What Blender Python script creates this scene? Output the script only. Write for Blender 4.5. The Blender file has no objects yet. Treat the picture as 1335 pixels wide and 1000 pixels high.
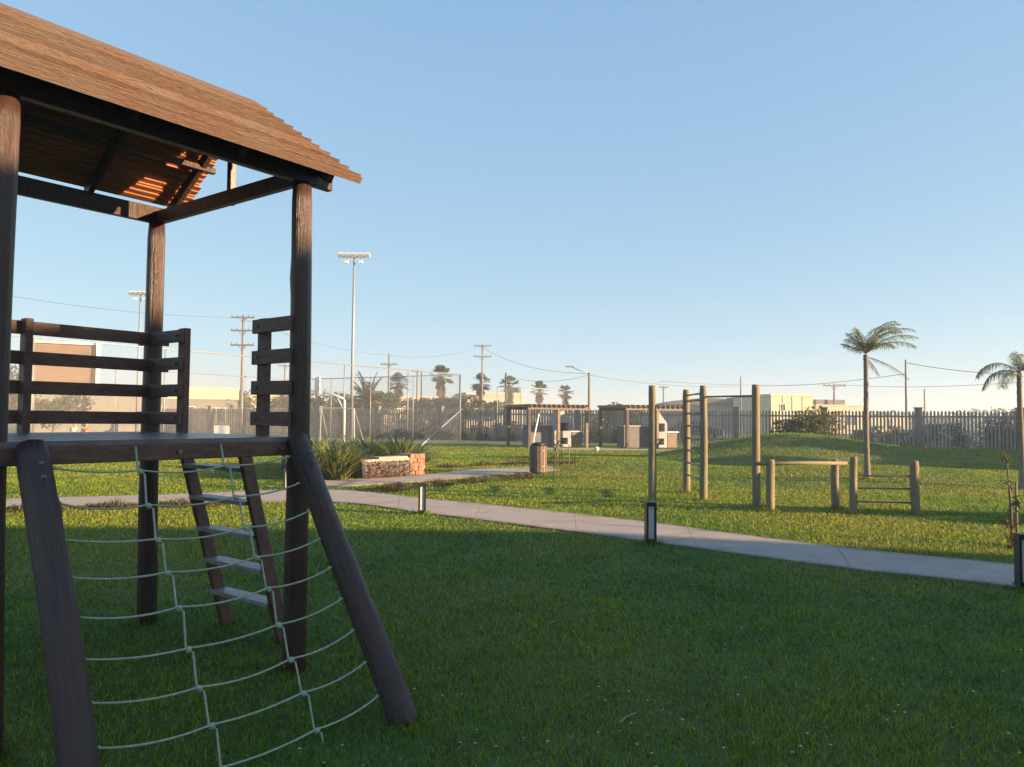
import bpy, math, random
import numpy as np
from mathutils import Vector, Matrix, Quaternion
R = math.radians
scene = bpy.context.scene
COL = scene.collection

# ------------------------------------------------------------ camera, sky, sun, exposure
CAM_H = 1.5; F = 1002.0; PITCH = 2.6; ROLL = 0.45
SUN_EL = 12.0; SUN_B = 106.0            # bearing clockwise from +Y
cam_d = bpy.data.cameras.new("camera"); cam = bpy.data.objects.new("camera", cam_d); COL.objects.link(cam)
cam_d.sensor_width = 36; cam_d.lens = 36*F/1335.0; cam_d.clip_end = 3000; cam_d.clip_start = .05
CM = Matrix.Translation((0, 0, CAM_H)) @ Matrix.Rotation(R(90+PITCH), 4, 'X') @ Matrix.Rotation(R(ROLL), 4, 'Z')
cam.matrix_world = CM
scene.camera = cam
w = bpy.data.worlds.new("World"); scene.world = w; w.use_nodes = True
nt = w.node_tree; bg = nt.nodes['Background']
sky = nt.nodes.new('ShaderNodeTexSky'); sky.sky_type = 'NISHITA'; sky.sun_disc = False
sky.sun_elevation = R(SUN_EL); sky.sun_rotation = R(SUN_B); sky.air_density = .6; sky.dust_density = .3; sky.ozone_density = 2.0
# tone response of the phone camera for the sky: channel = gain * (sky * strength) ** power
sp_ = nt.nodes.new('ShaderNodeSeparateColor'); cb_ = nt.nodes.new('ShaderNodeCombineColor'); nt.links.new(sky.outputs[0], sp_.inputs[0])
for i_, (p_, g_) in enumerate(((.50, .98), (.38, 1.02), (.22, 1.0))):
    a_ = nt.nodes.new('ShaderNodeMath'); a_.operation = 'POWER'; a_.inputs[1].default_value = p_; nt.links.new(sp_.outputs[i_], a_.inputs[0])
    b_ = nt.nodes.new('ShaderNodeMath'); b_.operation = 'MULTIPLY'; b_.inputs[1].default_value = g_*.15**p_/.15/2**1.8; nt.links.new(a_.outputs[0], b_.inputs[0]); nt.links.new(b_.outputs[0], cb_.inputs[i_])
nt.links.new(cb_.outputs[0], bg.inputs[0]); bg.inputs[1].default_value = .15
sl = bpy.data.lights.new("sun", 'SUN'); so = bpy.data.objects.new("sun", sl); COL.objects.link(so)
sl.energy = 5.0; sl.angle = R(.5); sl.color = (1, .68, .38)
sdir = Vector((math.sin(R(SUN_B))*math.cos(R(SUN_EL)), math.cos(R(SUN_B))*math.cos(R(SUN_EL)), math.sin(R(SUN_EL))))
so.rotation_euler = sdir.to_track_quat('Z', 'Y').to_euler()
scene.view_settings.view_transform = 'Standard'; scene.view_settings.look = 'None'
scene.view_settings.exposure = 1.8; scene.view_settings.gamma = 1
scene.cycles.max_bounces = 6; scene.cycles.transparent_max_bounces = 24

# ------------------------------------------------------------ helpers
def lerp(a, b, t): return a+(b-a)*t
def bump2(x, y, cx, cy, rx, ry, h):
    d = math.hypot((x-cx)/rx, (y-cy)/ry)
    return h*(.5+.5*math.cos(math.pi*d)) if d < 1 else 0.
MOUNDS = [(10.5, 31, 5.6, 6.8, .82), (15.2, 31.5, 7.0, 6.5, .50), (9.5, 20.5, 6.5, 4.6, .30), (3.5, 24.5, 4.5, 4.5, .22), (17, 22, 6, 5, .18)]
def gz(x, y): return sum(bump2(x, y, *m) for m in MOUNDS)
def ray(px, py):
    d = CM.to_3x3() @ Vector(((px-667.5)/F, (500-py)/F, -1)); return d
def at(px, py, Y):                       # point seen at a pixel of the photograph, Y metres ahead
    d = ray(px, py); t = Y/d.y; return Vector((d.x*t, Y, CAM_H+d.z*t))
def gp(px, py):                          # where that line of sight meets the ground
    d = ray(px, py); d = d/d.y; Y = 2.
    while Y < 400:
        x = d.x*Y; z = CAM_H+d.z*Y
        if z <= gz(x, Y): break
        Y += .02
    return Vector((d.x*Y, Y, gz(d.x*Y, Y)))
def gx(px, Y):                           # ground point Y metres ahead in the column px
    p = at(px, 560, Y); return Vector((p.x, Y, gz(p.x, Y)))

MATS = {}
def mat(name, c1, c2=None, scale=8., rough=.8, bump=0., stretch=(1, 1, 1), detail=6, metal=0., island=0., transl=0., c3=None, c3scale=1., coord='Object', spec=.5, lo=.35, hi=.65, bscale=None):
    if name in MATS: return MATS[name]
    m = bpy.data.materials.new(name); m.use_nodes = True; n = m.node_tree.nodes; l = m.node_tree.links
    b = n['Principled BSDF']; b.inputs['Roughness'].default_value = rough; b.inputs['Metallic'].default_value = metal
    b.inputs['Specular IOR Level'].default_value = spec
    c2 = c2 or tuple(v*.7 for v in c1)
    tc = n.new('ShaderNodeTexCoord'); mp = n.new('ShaderNodeMapping'); mp.inputs['Scale'].default_value = stretch
    l.new(tc.outputs[coord], mp.inputs[0])
    no = n.new('ShaderNodeTexNoise'); no.inputs['Scale'].default_value = scale; no.inputs['Detail'].default_value = detail; no.inputs['Roughness'].default_value = .62
    l.new(mp.outputs[0], no.inputs[0])
    cr = n.new('ShaderNodeValToRGB'); cr.color_ramp.elements[0].position = lo; cr.color_ramp.elements[1].position = hi
    cr.color_ramp.elements[0].color = (*c2, 1); cr.color_ramp.elements[1].color = (*c1, 1)
    l.new(no.outputs[0], cr.inputs[0]); out = cr.outputs[0]
    if c3:
        n3 = n.new('ShaderNodeTexNoise'); n3.inputs['Scale'].default_value = c3scale; n3.inputs['Detail'].default_value = 4
        l.new(tc.outputs[coord], n3.inputs[0])
        r3 = n.new('ShaderNodeMapRange'); r3.inputs[1].default_value = .42; r3.inputs[2].default_value = .62
        l.new(n3.outputs[0], r3.inputs[0])
        mx = n.new('ShaderNodeMixRGB'); mx.inputs[2].default_value = (*c3, 1)
        l.new(r3.outputs[0], mx.inputs[0]); l.new(out, mx.inputs[1]); out = mx.outputs[0]
    if island:
        g = n.new('ShaderNodeNewGeometry'); hs = n.new('ShaderNodeHueSaturation')
        mr = n.new('ShaderNodeMapRange'); mr.inputs[3].default_value = 1-island; mr.inputs[4].default_value = 1+island
        l.new(g.outputs['Random Per Island'], mr.inputs[0]); l.new(mr.outputs[0], hs.inputs['Value']); l.new(out, hs.inputs['Color']); out = hs.outputs[0]
    l.new(out, b.inputs['Base Color'])
    if bump:
        bn = n.new('ShaderNodeBump'); bn.inputs['Strength'].default_value = bump; bn.inputs['Distance'].default_value = .02
        if bscale:
            nb = n.new('ShaderNodeTexNoise'); nb.inputs['Scale'].default_value = bscale; nb.inputs['Detail'].default_value = 5; l.new(mp.outputs[0], nb.inputs[0]); l.new(nb.outputs[0], bn.inputs['Height'])
        else: l.new(no.outputs[0], bn.inputs['Height'])
        l.new(bn.outputs[0], b.inputs['Normal'])
    if transl:
        tr = n.new('ShaderNodeBsdfTranslucent'); l.new(out, tr.inputs[0]); ms = n.new('ShaderNodeMixShader'); ms.inputs[0].default_value = transl
        l.new(b.outputs[0], ms.inputs[1]); l.new(tr.outputs[0], ms.inputs[2]); l.new(ms.outputs[0], n['Material Output'].inputs[0])
    MATS[name] = m; return m

class MB:
    def __init__(s): s.v = []; s.f = []
    def add(s, vs, fs):
        o = len(s.v); s.v += [tuple(v) for v in vs]; s.f += [tuple(i+o for i in f) for f in fs]; return s
    def box(s, c, d, rot=None):
        x, y, z = d[0]/2, d[1]/2, d[2]/2
        vs = [Vector((a*x, b*y, e*z)) for a in (-1, 1) for b in (-1, 1) for e in (-1, 1)]
        if rot is not None: vs = [rot @ v for v in vs]
        c = Vector(c); vs = [v+c for v in vs]
        return s.add(vs, [(0, 1, 3, 2), (4, 6, 7, 5), (0, 4, 5, 1), (2, 3, 7, 6), (0, 2, 6, 4), (1, 5, 7, 3)])
    def b2(s, lo, hi): return s.box([(a+b)/2 for a, b in zip(lo, hi)], [abs(b-a) for a, b in zip(lo, hi)])
    def beam(s, p0, p1, wd, ht, up=(0, 0, 1), ch=0):
        p0 = Vector(p0); p1 = Vector(p1); d = (p1-p0).normalized(); up = Vector(up)
        sx = d.cross(up)
        if sx.length < 1e-4: sx = d.cross(Vector((1, 0, 0)))
        sx.normalize(); u = sx.cross(d)
        c = min(wd, ht)*.08
        prof = [(-wd/2+c, -ht/2), (wd/2-c, -ht/2), (wd/2, -ht/2+c), (wd/2, ht/2-c), (wd/2-c, ht/2), (-wd/2+c, ht/2), (-wd/2, ht/2-c), (-wd/2, -ht/2+c)]
        vs = [p+sx*a+u*b for p in (p0, p1) for a, b in prof]
        fs = [(i, (i+1) % 8, (i+1) % 8+8, i+8) for i in range(8)] + [tuple(range(7, -1, -1)), tuple(range(8, 16))]
        return s.add(vs, fs)
    def tube(s, pts, r, n=8, cap=True):
        pts = [Vector(p) for p in pts]; rs = r if isinstance(r, (list, tuple)) else [r]*len(pts)
        vs = []; prev = None
        for i, p in enumerate(pts):
            d = (pts[min(i+1, len(pts)-1)]-pts[max(i-1, 0)]).normalized()
            if prev is None:
                a = Vector((0, 0, 1)) if abs(d.z) < .9 else Vector((1, 0, 0)); x = d.cross(a).normalized()
            else: x = (prev-d*prev.dot(d)).normalized()
            prev = x; y = d.cross(x)
            vs += [p+(x*math.cos(2*math.pi*k/n)+y*math.sin(2*math.pi*k/n))*rs[i] for k in range(n)]
        fs = [(i*n+k, i*n+(k+1) % n, (i+1)*n+(k+1) % n, (i+1)*n+k) for i in range(len(pts)-1) for k in range(n)]
        if cap: fs += [tuple(range(n-1, -1, -1)), tuple(range((len(pts)-1)*n, len(pts)*n))]
        return s.add(vs, fs)
    def ball(s, c, r, n=8, m=5, sq=(1, 1, 1), jit=0):
        c = Vector(c); vs = [c+Vector((0, 0, -r*sq[2]))]
        for j in range(1, m):
            a = math.pi*j/m
            for k in range(n):
                b = 2*math.pi*k/n; q = 1+random.uniform(-jit, jit)
                vs.append(c+Vector((math.sin(a)*math.cos(b)*r*sq[0]*q, math.sin(a)*math.sin(b)*r*sq[1]*q, -math.cos(a)*r*sq[2]*q)))
        vs.append(c+Vector((0, 0, r*sq[2]))); L = len(vs)-1
        fs = [(0, 1+(k+1) % n, 1+k) for k in range(n)]
        for j in range(m-2):
            fs += [(1+j*n+k, 1+j*n+(k+1) % n, 1+(j+1)*n+(k+1) % n, 1+(j+1)*n+k) for k in range(n)]
        fs += [(1+(m-2)*n+k, 1+(m-2)*n+(k+1) % n, L) for k in range(n)]
        return s.add(vs, fs)
    def log(s, L, r0, r1=None, n=18, seg=26, seed=0, bend=.012, knots=5, rough=.035):
        rr = random.Random(seed); r1 = r1 or r0
        ph = [rr.uniform(0, 6.28) for _ in range(6)]; kn = [(rr.uniform(.05, .95), rr.uniform(0, 6.28), rr.uniform(.05, .13)) for _ in range(knots)]
        vs = []
        for j in range(seg+1):
            t = j/seg; z = L*t
            ox = bend*math.sin(3.1*t+ph[0])+bend*.5*math.sin(7*t+ph[1])-bend*math.sin(ph[0]); oy = bend*math.sin(3.7*t+ph[2])-bend*math.sin(ph[2])
            r = lerp(r0, r1, t)
            if j in (0, seg): r *= .9
            for k in range(n):
                a = 2*math.pi*k/n
                q = 1+rough*math.sin(2*a+ph[3]+2*t)+rough*.6*math.sin(5*a+ph[4]+6*t)+rough*.5*math.sin(9*t+a+ph[5])
                for kt, ka, kh in kn:
                    da = (a-ka+math.pi) % (2*math.pi)-math.pi; dz = (z-kt*L)/(r*.8)
                    q += kh*1.6*math.exp(-(da*da*5+dz*dz*3))
                vs.append((ox+r*q*math.cos(a), oy+r*q*math.sin(a), z))
        fs = [(j*n+k, j*n+(k+1) % n, (j+1)*n+(k+1) % n, (j+1)*n+k) for j in range(seg) for k in range(n)]
        fs += [tuple(range(n-1, -1, -1)), tuple(range(seg*n, (seg+1)*n))]
        return s.add(vs, fs)
    def leaf(s, p, d, up, L, wd, droop=.2, seg=2):
        p = Vector(p); d = Vector(d).normalized(); sx = d.cross(Vector(up))
        if sx.length < 1e-3: sx = Vector((1, 0, 0))
        sx.normalize(); vs = []
        for i in range(seg+1):
            t = i/seg; q = p+d*L*t+Vector((0, 0, -droop*L*t*t)); ww = wd*(.6+.8*t-1.35*t*t)
            if i == seg: vs.append(q)
            else: vs += [q-sx*ww/2, q+sx*ww/2]
        fs = [(2*i, 2*i+1, 2*i+3, 2*i+2) for i in range(seg-1)] + [(2*seg-2, 2*seg-1, 2*seg)]
        return s.add(vs, fs)
    def build(s, name, m, parent=None, smooth=False, loc=None, rot=None):
        me = bpy.data.meshes.new(name); me.from_pydata(s.v, [], s.f); me.materials.append(m)
        if smooth: me.polygons.foreach_set('use_smooth', [True]*len(me.polygons))
        o = bpy.data.objects.new(name, me); COL.objects.link(o)
        if parent: o.parent = parent
        if loc is not None: o.location = loc
        if rot is not None:
            o.rotation_mode = 'QUATERNION'; o.rotation_quaternion = rot
        return o
def tag(o, label=None, cat=None, group=None, kind=None):
    if label: o['label'] = label
    if cat: o['category'] = cat
    if group: o['group'] = group
    if kind: o['kind'] = kind
    return o
def empty(name, loc, rz=0, label=None, cat=None, group=None):
    o = bpy.data.objects.new(name, None); o.empty_display_size = .2; COL.objects.link(o); o.location = loc; o.rotation_euler = (0, 0, rz)
    return tag(o, label, cat, group)
def copy_tree(o, parent=None):
    c = o.copy(); COL.objects.link(c)
    if parent: c.parent = parent
    for ch in [x for x in list(COL.objects) if x.parent == o]: copy_tree(ch, c)
    return c
def logobj(name, p0, p1, r0, r1, m, parent=None, seed=0, **k):
    p0 = Vector(p0); p1 = Vector(p1); L = (p1-p0).length
    return MB().log(L, r0, r1, seed=seed, **k).build(name, m, parent, True, p0, (p1-p0).to_track_quat('Z', 'Y'))

# ------------------------------------------------------------ materials
M_ground = mat('lawn_soil', (.06, .125, .016), (.028, .065, .010), 3.2, .95, .5, c3=(.08, .10, .018), c3scale=.33)
M_grass = mat('grass_blade', (.185, .275, .018), (.088, .165, .012), .9, .55, 0, island=.6, transl=.4, c3=(.25, .265, .020), c3scale=.28, spec=.25)
M_conc = mat('concrete', (.41, .335, .285), (.28, .225, .195), 2.2, .9, .35, c3=(.33, .29, .26), c3scale=.8, detail=10, bscale=60)
def path_mat():
    m = M_conc.copy(); m.name = 'footpath_concrete'; n = m.node_tree.nodes; l = m.node_tree.links; b = n['Principled BSDF']
    src = b.inputs['Base Color'].links[0].from_socket
    tc = n.new('ShaderNodeTexCoord'); sp = n.new('ShaderNodeSeparateXYZ'); l.new(tc.outputs['UV'], sp.inputs[0])
    def M(op, a, v=None, w_=None):
        q = n.new('ShaderNodeMath'); q.operation = op
        l.new(a, q.inputs[0])
        if v is not None:
            if isinstance(v, (int, float)): q.inputs[1].default_value = v
            else: l.new(v, q.inputs[1])
        return q.outputs[0]
    j = M('LESS_THAN', M('FRACT', M('DIVIDE', sp.outputs[0], 1.9)), .009)
    e = M('ABSOLUTE', M('SUBTRACT', sp.outputs[1], .5))
    no = n.new('ShaderNodeTexNoise'); no.inputs['Scale'].default_value = 3.5; no.inputs['Detail'].default_value = 8; l.new(tc.outputs['Object'], no.inputs[0])
    ed = M('MULTIPLY', M('SUBTRACT', M('ADD', e, M('MULTIPLY', no.outputs[0], .22)), .50), 5.0)
    ed = M('MINIMUM', M('MAXIMUM', ed, 0.0), .75)
    f = M('MAXIMUM', M('MULTIPLY', j, .6), ed)
    mx = n.new('ShaderNodeMixRGB'); l.new(f, mx.inputs[0]); l.new(src, mx.inputs[1]); mx.inputs[2].default_value = (.10, .085, .055, 1); l.new(mx.outputs[0], b.inputs['Base Color']); return m
M_path = path_mat()
M_dark = mat('varnished_log', (.080, .031, .020), (.032, .014, .010), 5, .38, 1.0, stretch=(13, 13, .6), c3=(.045, .026, .024), c3scale=2.2)
M_ladder = mat('varnished_board', (.120, .046, .028), (.05, .02, .015), 5, .42, .3, stretch=(3, 3, 3))
M_rail = mat('rail_board', (.145, .072, .050), (.075, .037, .028), 5, .5, .3, stretch=(2.5, 2.5, 9))
M_deck = mat('deck_board', (.20, .17, .17), (.11, .09, .09), 5, .34, .3, stretch=(8, 1, 1))
M_step = mat('step_board', (.30, .29, .30), (.17, .15, .15), 9, .45, .3, stretch=(2, 5, 1))
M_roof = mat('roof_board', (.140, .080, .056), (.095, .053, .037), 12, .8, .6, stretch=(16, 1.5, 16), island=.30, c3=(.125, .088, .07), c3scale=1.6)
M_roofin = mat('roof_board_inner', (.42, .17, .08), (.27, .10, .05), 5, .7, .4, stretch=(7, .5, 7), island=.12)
M_rope = mat('net_rope', (.42, .46, .34), (.26, .33, .26), 60, .8)
M_knot = mat('net_knot', (.07, .13, .12), (.03, .06, .06), 60, .7)
M_pine = mat('treated_pine', (.22, .175, .10), (.15, .12, .075), 4, .8, .4, stretch=(7, 7, .6), c3=(.185, .175, .105), c3scale=1.4)
M_steel = mat('steel', (.22, .22, .22), (.15, .14, .14), 10, .4, metal=.7)
M_galv = mat('galvanised', (.34, .35, .36), (.25, .26, .27), 10, .5, metal=.4)
M_black = mat('black_paint', (.018, .018, .02), (.012, .012, .013), 20, .4)
M_frost = mat('frosted_panel', (.62, .60, .56), (.52, .50, .47), 10, .5)
M_cream = mat('cream_render', (.60, .52, .37), (.54, .47, .33), 1.5, .9, .1)
M_cream2 = mat('pale_render', (.50, .44, .34), (.44, .39, .30), 1.5, .9, .1)
M_grey = mat('grey_render', (.36, .36, .37), (.30, .30, .31), 1.5, .9, .1)
M_wallg = mat('dull_render', (.22, .21, .20), (.17, .165, .16), 1.5, .9, .1)
M_white = mat('white_paint', (.78, .76, .72), (.68, .66, .62), 3, .7)
M_glass = mat('window_glass', (.05, .06, .07), (.03, .04, .05), 1, .12)
M_slate = mat('roof_grey', (.15, .14, .15), (.10, .10, .11), 3, .8)
M_siding = mat('brown_siding', (.20, .12, .07), (.12, .07, .042), 3, .8, .3, stretch=(.4, .4, 8))
M_brick = mat('stone_brick', (.30, .14, .085), (.15, .07, .05), 9, .9, .8, c3=(.28, .19, .14), c3scale=6)
M_pick = mat('precast_picket', (.33, .27, .22), (.21, .175, .15), 2, .9, .2, island=.4)
M_pillar = mat('precast_pillar', (.19, .19, .18), (.13, .13, .125), 3, .9, .3)
M_leaf = mat('tree_leaf', (.075, .105, .025), (.040, .065, .018), .8, .6, island=.45, transl=.3, spec=.3)
M_leafd = mat('dark_leaf', (.075, .10, .035), (.045, .065, .025), .8, .6, island=.4, transl=.25, spec=.3)
M_leafy = mat('yellow_leaf', (.17, .165, .03), (.10, .11, .025), .8, .6, island=.35, transl=.3, spec=.3)
M_palm = mat('palm_frond', (.34, .37, .20), (.22, .25, .12), 2, .5, island=.35, transl=.3, spec=.4)
M_palmf = mat('fan_leaf', (.085, .105, .04), (.05, .068, .028), 2, .5, island=.35, transl=.25)
M_dead = mat('dead_frond', (.19, .125, .07), (.11, .075, .045), 2, .9, island=.3)
M_bark = mat('bark', (.15, .115, .085), (.085, .066, .05), 8, .95, .6, stretch=(1, 1, 3))
M_barkp = mat('palm_trunk', (.23, .195, .15), (.13, .11, .088), 12, .95, .6, stretch=(1, 1, 4))
M_strap = mat('strap_leaf', (.24, .25, .06), (.09, .13, .035), 1.2, .5, island=.45, transl=.3, spec=.4)
M_cover = mat('border_leaf', (.13, .135, .035), (.085, .055, .03), 1.5, .7, island=.5, transl=.3)
M_pole = mat('utility_pole', (.24, .20, .165), (.16, .135, .11), 5, .9, stretch=(4, 4, 1))
M_wire = mat('cable', (.09, .09, .10), (.07, .07, .08), 3, .6)
M_bin = mat('bin_slat', (.20, .125, .095), (.12, .08, .065), 5, .6, .3, stretch=(6, 6, 1), island=.2)
M_perg = mat('pergola_wood', (.23, .165, .125), (.15, .115, .09), 5, .8, .3)
M_post_shade = mat('dark_post_pergola_shade', (.10, .075, .06), (.06, .045, .038), 5, .8, .3)  # darker copy of pergola wood for its shaded sides; also one dark pole
M_lamp = mat('lamp_white', (.75, .73, .68), (.65, .63, .6), 5, .4)
M_court = mat('court_surface', (.10, .16, .13), (.08, .13, .11), 1, .9)
M_dirt = mat('road_surface', (.12, .115, .11), (.09, .085, .08), 1, .95)
M_skin = mat('skin', (.42, .26, .19), (.38, .23, .17), 5, .6)
M_hair = mat('hair', (.03, .02, .015), (.02, .015, .01), 5, .7)
M_orange = mat('orange_cloth', (.50, .13, .05), (.42, .10, .04), 5, .9)
M_shirt = mat('white_cloth', (.66, .64, .62), (.55, .54, .52), 5, .9)
M_navy = mat('navy_cloth', (.04, .05, .09), (.03, .04, .07), 5, .9)
M_red = mat('red_leaf', (.20, .09, .045), (.12, .06, .03), 5, .7, island=.3, transl=.3)
M_car = mat('car_paint', (.62, .62, .62), (.60, .60, .60), 1, .3)
M_tyre = mat('tyre', (.02, .02, .02), (.015, .015, .015), 5, .9)

def mesh_mat(name, spacing, wire, col):      # woven wire: thin diamond strands, open between
    m = bpy.data.materials.new(name); m.use_nodes = True; n = m.node_tree.nodes; l = m.node_tree.links
    b = n['Principled BSDF']; b.inputs['Base Color'].default_value = (*col, 1); b.inputs['Metallic'].default_value = .3; b.inputs['Roughness'].default_value = .5
    uv = n.new('ShaderNodeTexCoord'); sp = n.new('ShaderNodeSeparateXYZ'); l.new(uv.outputs['UV'], sp.inputs[0])
    outs = []
    for op in ('ADD', 'SUBTRACT'):
        a = n.new('ShaderNodeMath'); a.operation = op; l.new(sp.outputs[0], a.inputs[0]); l.new(sp.outputs[1], a.inputs[1])
        d = n.new('ShaderNodeMath'); d.operation = 'DIVIDE'; l.new(a.outputs[0], d.inputs[0]); d.inputs[1].default_value = spacing
        fr = n.new('ShaderNodeMath'); fr.operation = 'FRACT'; l.new(d.outputs[0], fr.inputs[0])
        lt = n.new('ShaderNodeMath'); lt.operation = 'LESS_THAN'; l.new(fr.outputs[0], lt.inputs[0]); lt.inputs[1].default_value = wire
        outs.append(lt)
    mx = n.new('ShaderNodeMath'); mx.operation = 'MAXIMUM'; l.new(outs[0].outputs[0], mx.inputs[0]); l.new(outs[1].outputs[0], mx.inputs[1])
    l.new(mx.outputs[0], b.inputs['Alpha']); return m
M_mesh = mesh_mat('chain_link', .09, .045, (.17, .17, .175))

# ------------------------------------------------------------ ground
def axis(a, b, step, far):
    v = list(np.arange(a, b+1e-6, step)); e = step
    lo = []; x = a
    while x > -far: e *= 1.35; x -= e; lo.append(x)
    e = step; x = b; hi = []
    while x < far: e *= 1.35; x += e; hi.append(x)
    return lo[::-1]+v+hi
xs = axis(-20, 30, .5, 1400); ys = axis(0, 45, .5, 1400)
mb = MB(); rg = random.Random(4)
for y in ys:
    for x in xs: mb.v.append((x, y, gz(x, y)))
nx = len(xs)
mb.f = [(j*nx+i, j*nx+i+1, (j+1)*nx+i+1, (j+1)*nx+i) for j in range(len(ys)-1) for i in range(nx-1)]
tag(mb.build('ground', M_ground, None, True), 'wide green lawn with low grassy mound', 'lawn', kind='structure')

def ribbon(name, left, right, z, m, th=.06, joints=None, label=None):
    n = len(left); vs = []; fs = []
    for a, b in zip(left, right):
        vs += [(a[0], a[1], gz(*a[:2])+z), (b[0], b[1], gz(*b[:2])+z), (a[0], a[1], gz(*a[:2])-th), (b[0], b[1], gz(*b[:2])-th)]
    for i in range(n-1):
        o = 4*i; fs += [(o, o+4, o+5, o+1), (o, o+2, o+6, o+4), (o+1, o+5, o+7, o+3)]
    fs += [(0, 1, 3, 2), (4*n-4, 4*n-2, 4*n-1, 4*n-3)]
    o = MB().add(vs, fs).build(name, m); uv = o.data.uv_layers.new(name='UVMap'); arc = [0]
    for i in range(n-1): arc.append(arc[-1]+((Vector(left[i+1])+Vector(right[i+1])-Vector(left[i])-Vector(right[i]))/2).length)
    for lp in o.data.loops: uv.data[lp.index].uv = (arc[lp.vertex_index//4], (lp.vertex_index % 4) % 2)
    return tag(o, label, 'path', kind='structure')
def smooth_line(pts, k=10):
    out = []; P = [Vector(p) for p in pts]; P = [P[0]*2-P[1]]+P+[P[-1]*2-P[-2]]
    for i in range(1, len(P)-2):
        for j in range(k):
            t = j/k
            out.append(.5*((2*P[i])+(P[i+1]-P[i-1])*t+(2*P[i-1]-5*P[i]+4*P[i+1]-P[i+2])*t*t+(3*P[i]-P[i-1]-3*P[i+1]+P[i+2])*t**3))
    out.append(P[-2]); return out
g2 = lambda a, b: gp(a, b).to_2d()
near = smooth_line([Vector((-14, 9.5)), Vector((-9.3, 11.9)), Vector((-6.2, 13.1)), g2(430, 656), g2(550, 670), g2(700, 689), g2(850, 709), g2(1100, 743), g2(1320, 768), Vector((6.4, 4.9)), Vector((10, .8))])
far = smooth_line([Vector((-14, 11.2)), Vector((-9.3, 13.4)), Vector((-6.4, 14.6)), g2(420, 639), g2(560, 652), g2(700, 666), g2(840, 682), g2(1080, 714), g2(1335, 740), Vector((7.4, 6.3)), Vector((11, 2.2))])
ribbon('path', near, far, .025, M_path, label='pale concrete footpath crossing the lawn')
n2 = smooth_line([g2(405, 637), g2(480, 633), g2(560, 627.5), g2(640, 620.5), g2(700, 616), g2(730, 613.5)])
f2 = smooth_line([g2(405, 627.5), g2(470, 625.5), g2(550, 620.5), g2(610, 613.5), g2(660, 611), g2(715, 609)])
ribbon('path', n2, f2, .029, M_path, label='shaded side footpath branching toward the bin')
tag(MB().b2((1.5, 37.2, .0), (12.5, 38.8, .035)).build('path', M_conc), 'thin concrete path in front of the pergolas', 'path', kind='structure')
def inpath(x, y):
    for A, B in ((near, far), (n2, f2)):
        for i in range(len(A)-1):
            q = [A[i], A[i+1], B[i+1], B[i]]; s0 = None; ok = True
            for k in range(4):
                a = q[k]; b = q[(k+1) % 4]; c = (b.x-a.x)*(y-a.y)-(b.y-a.y)*(x-a.x)
                if s0 is None: s0 = c > 0
                elif (c > 0) != s0: ok = False; break
            if ok: return True
    return False

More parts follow.
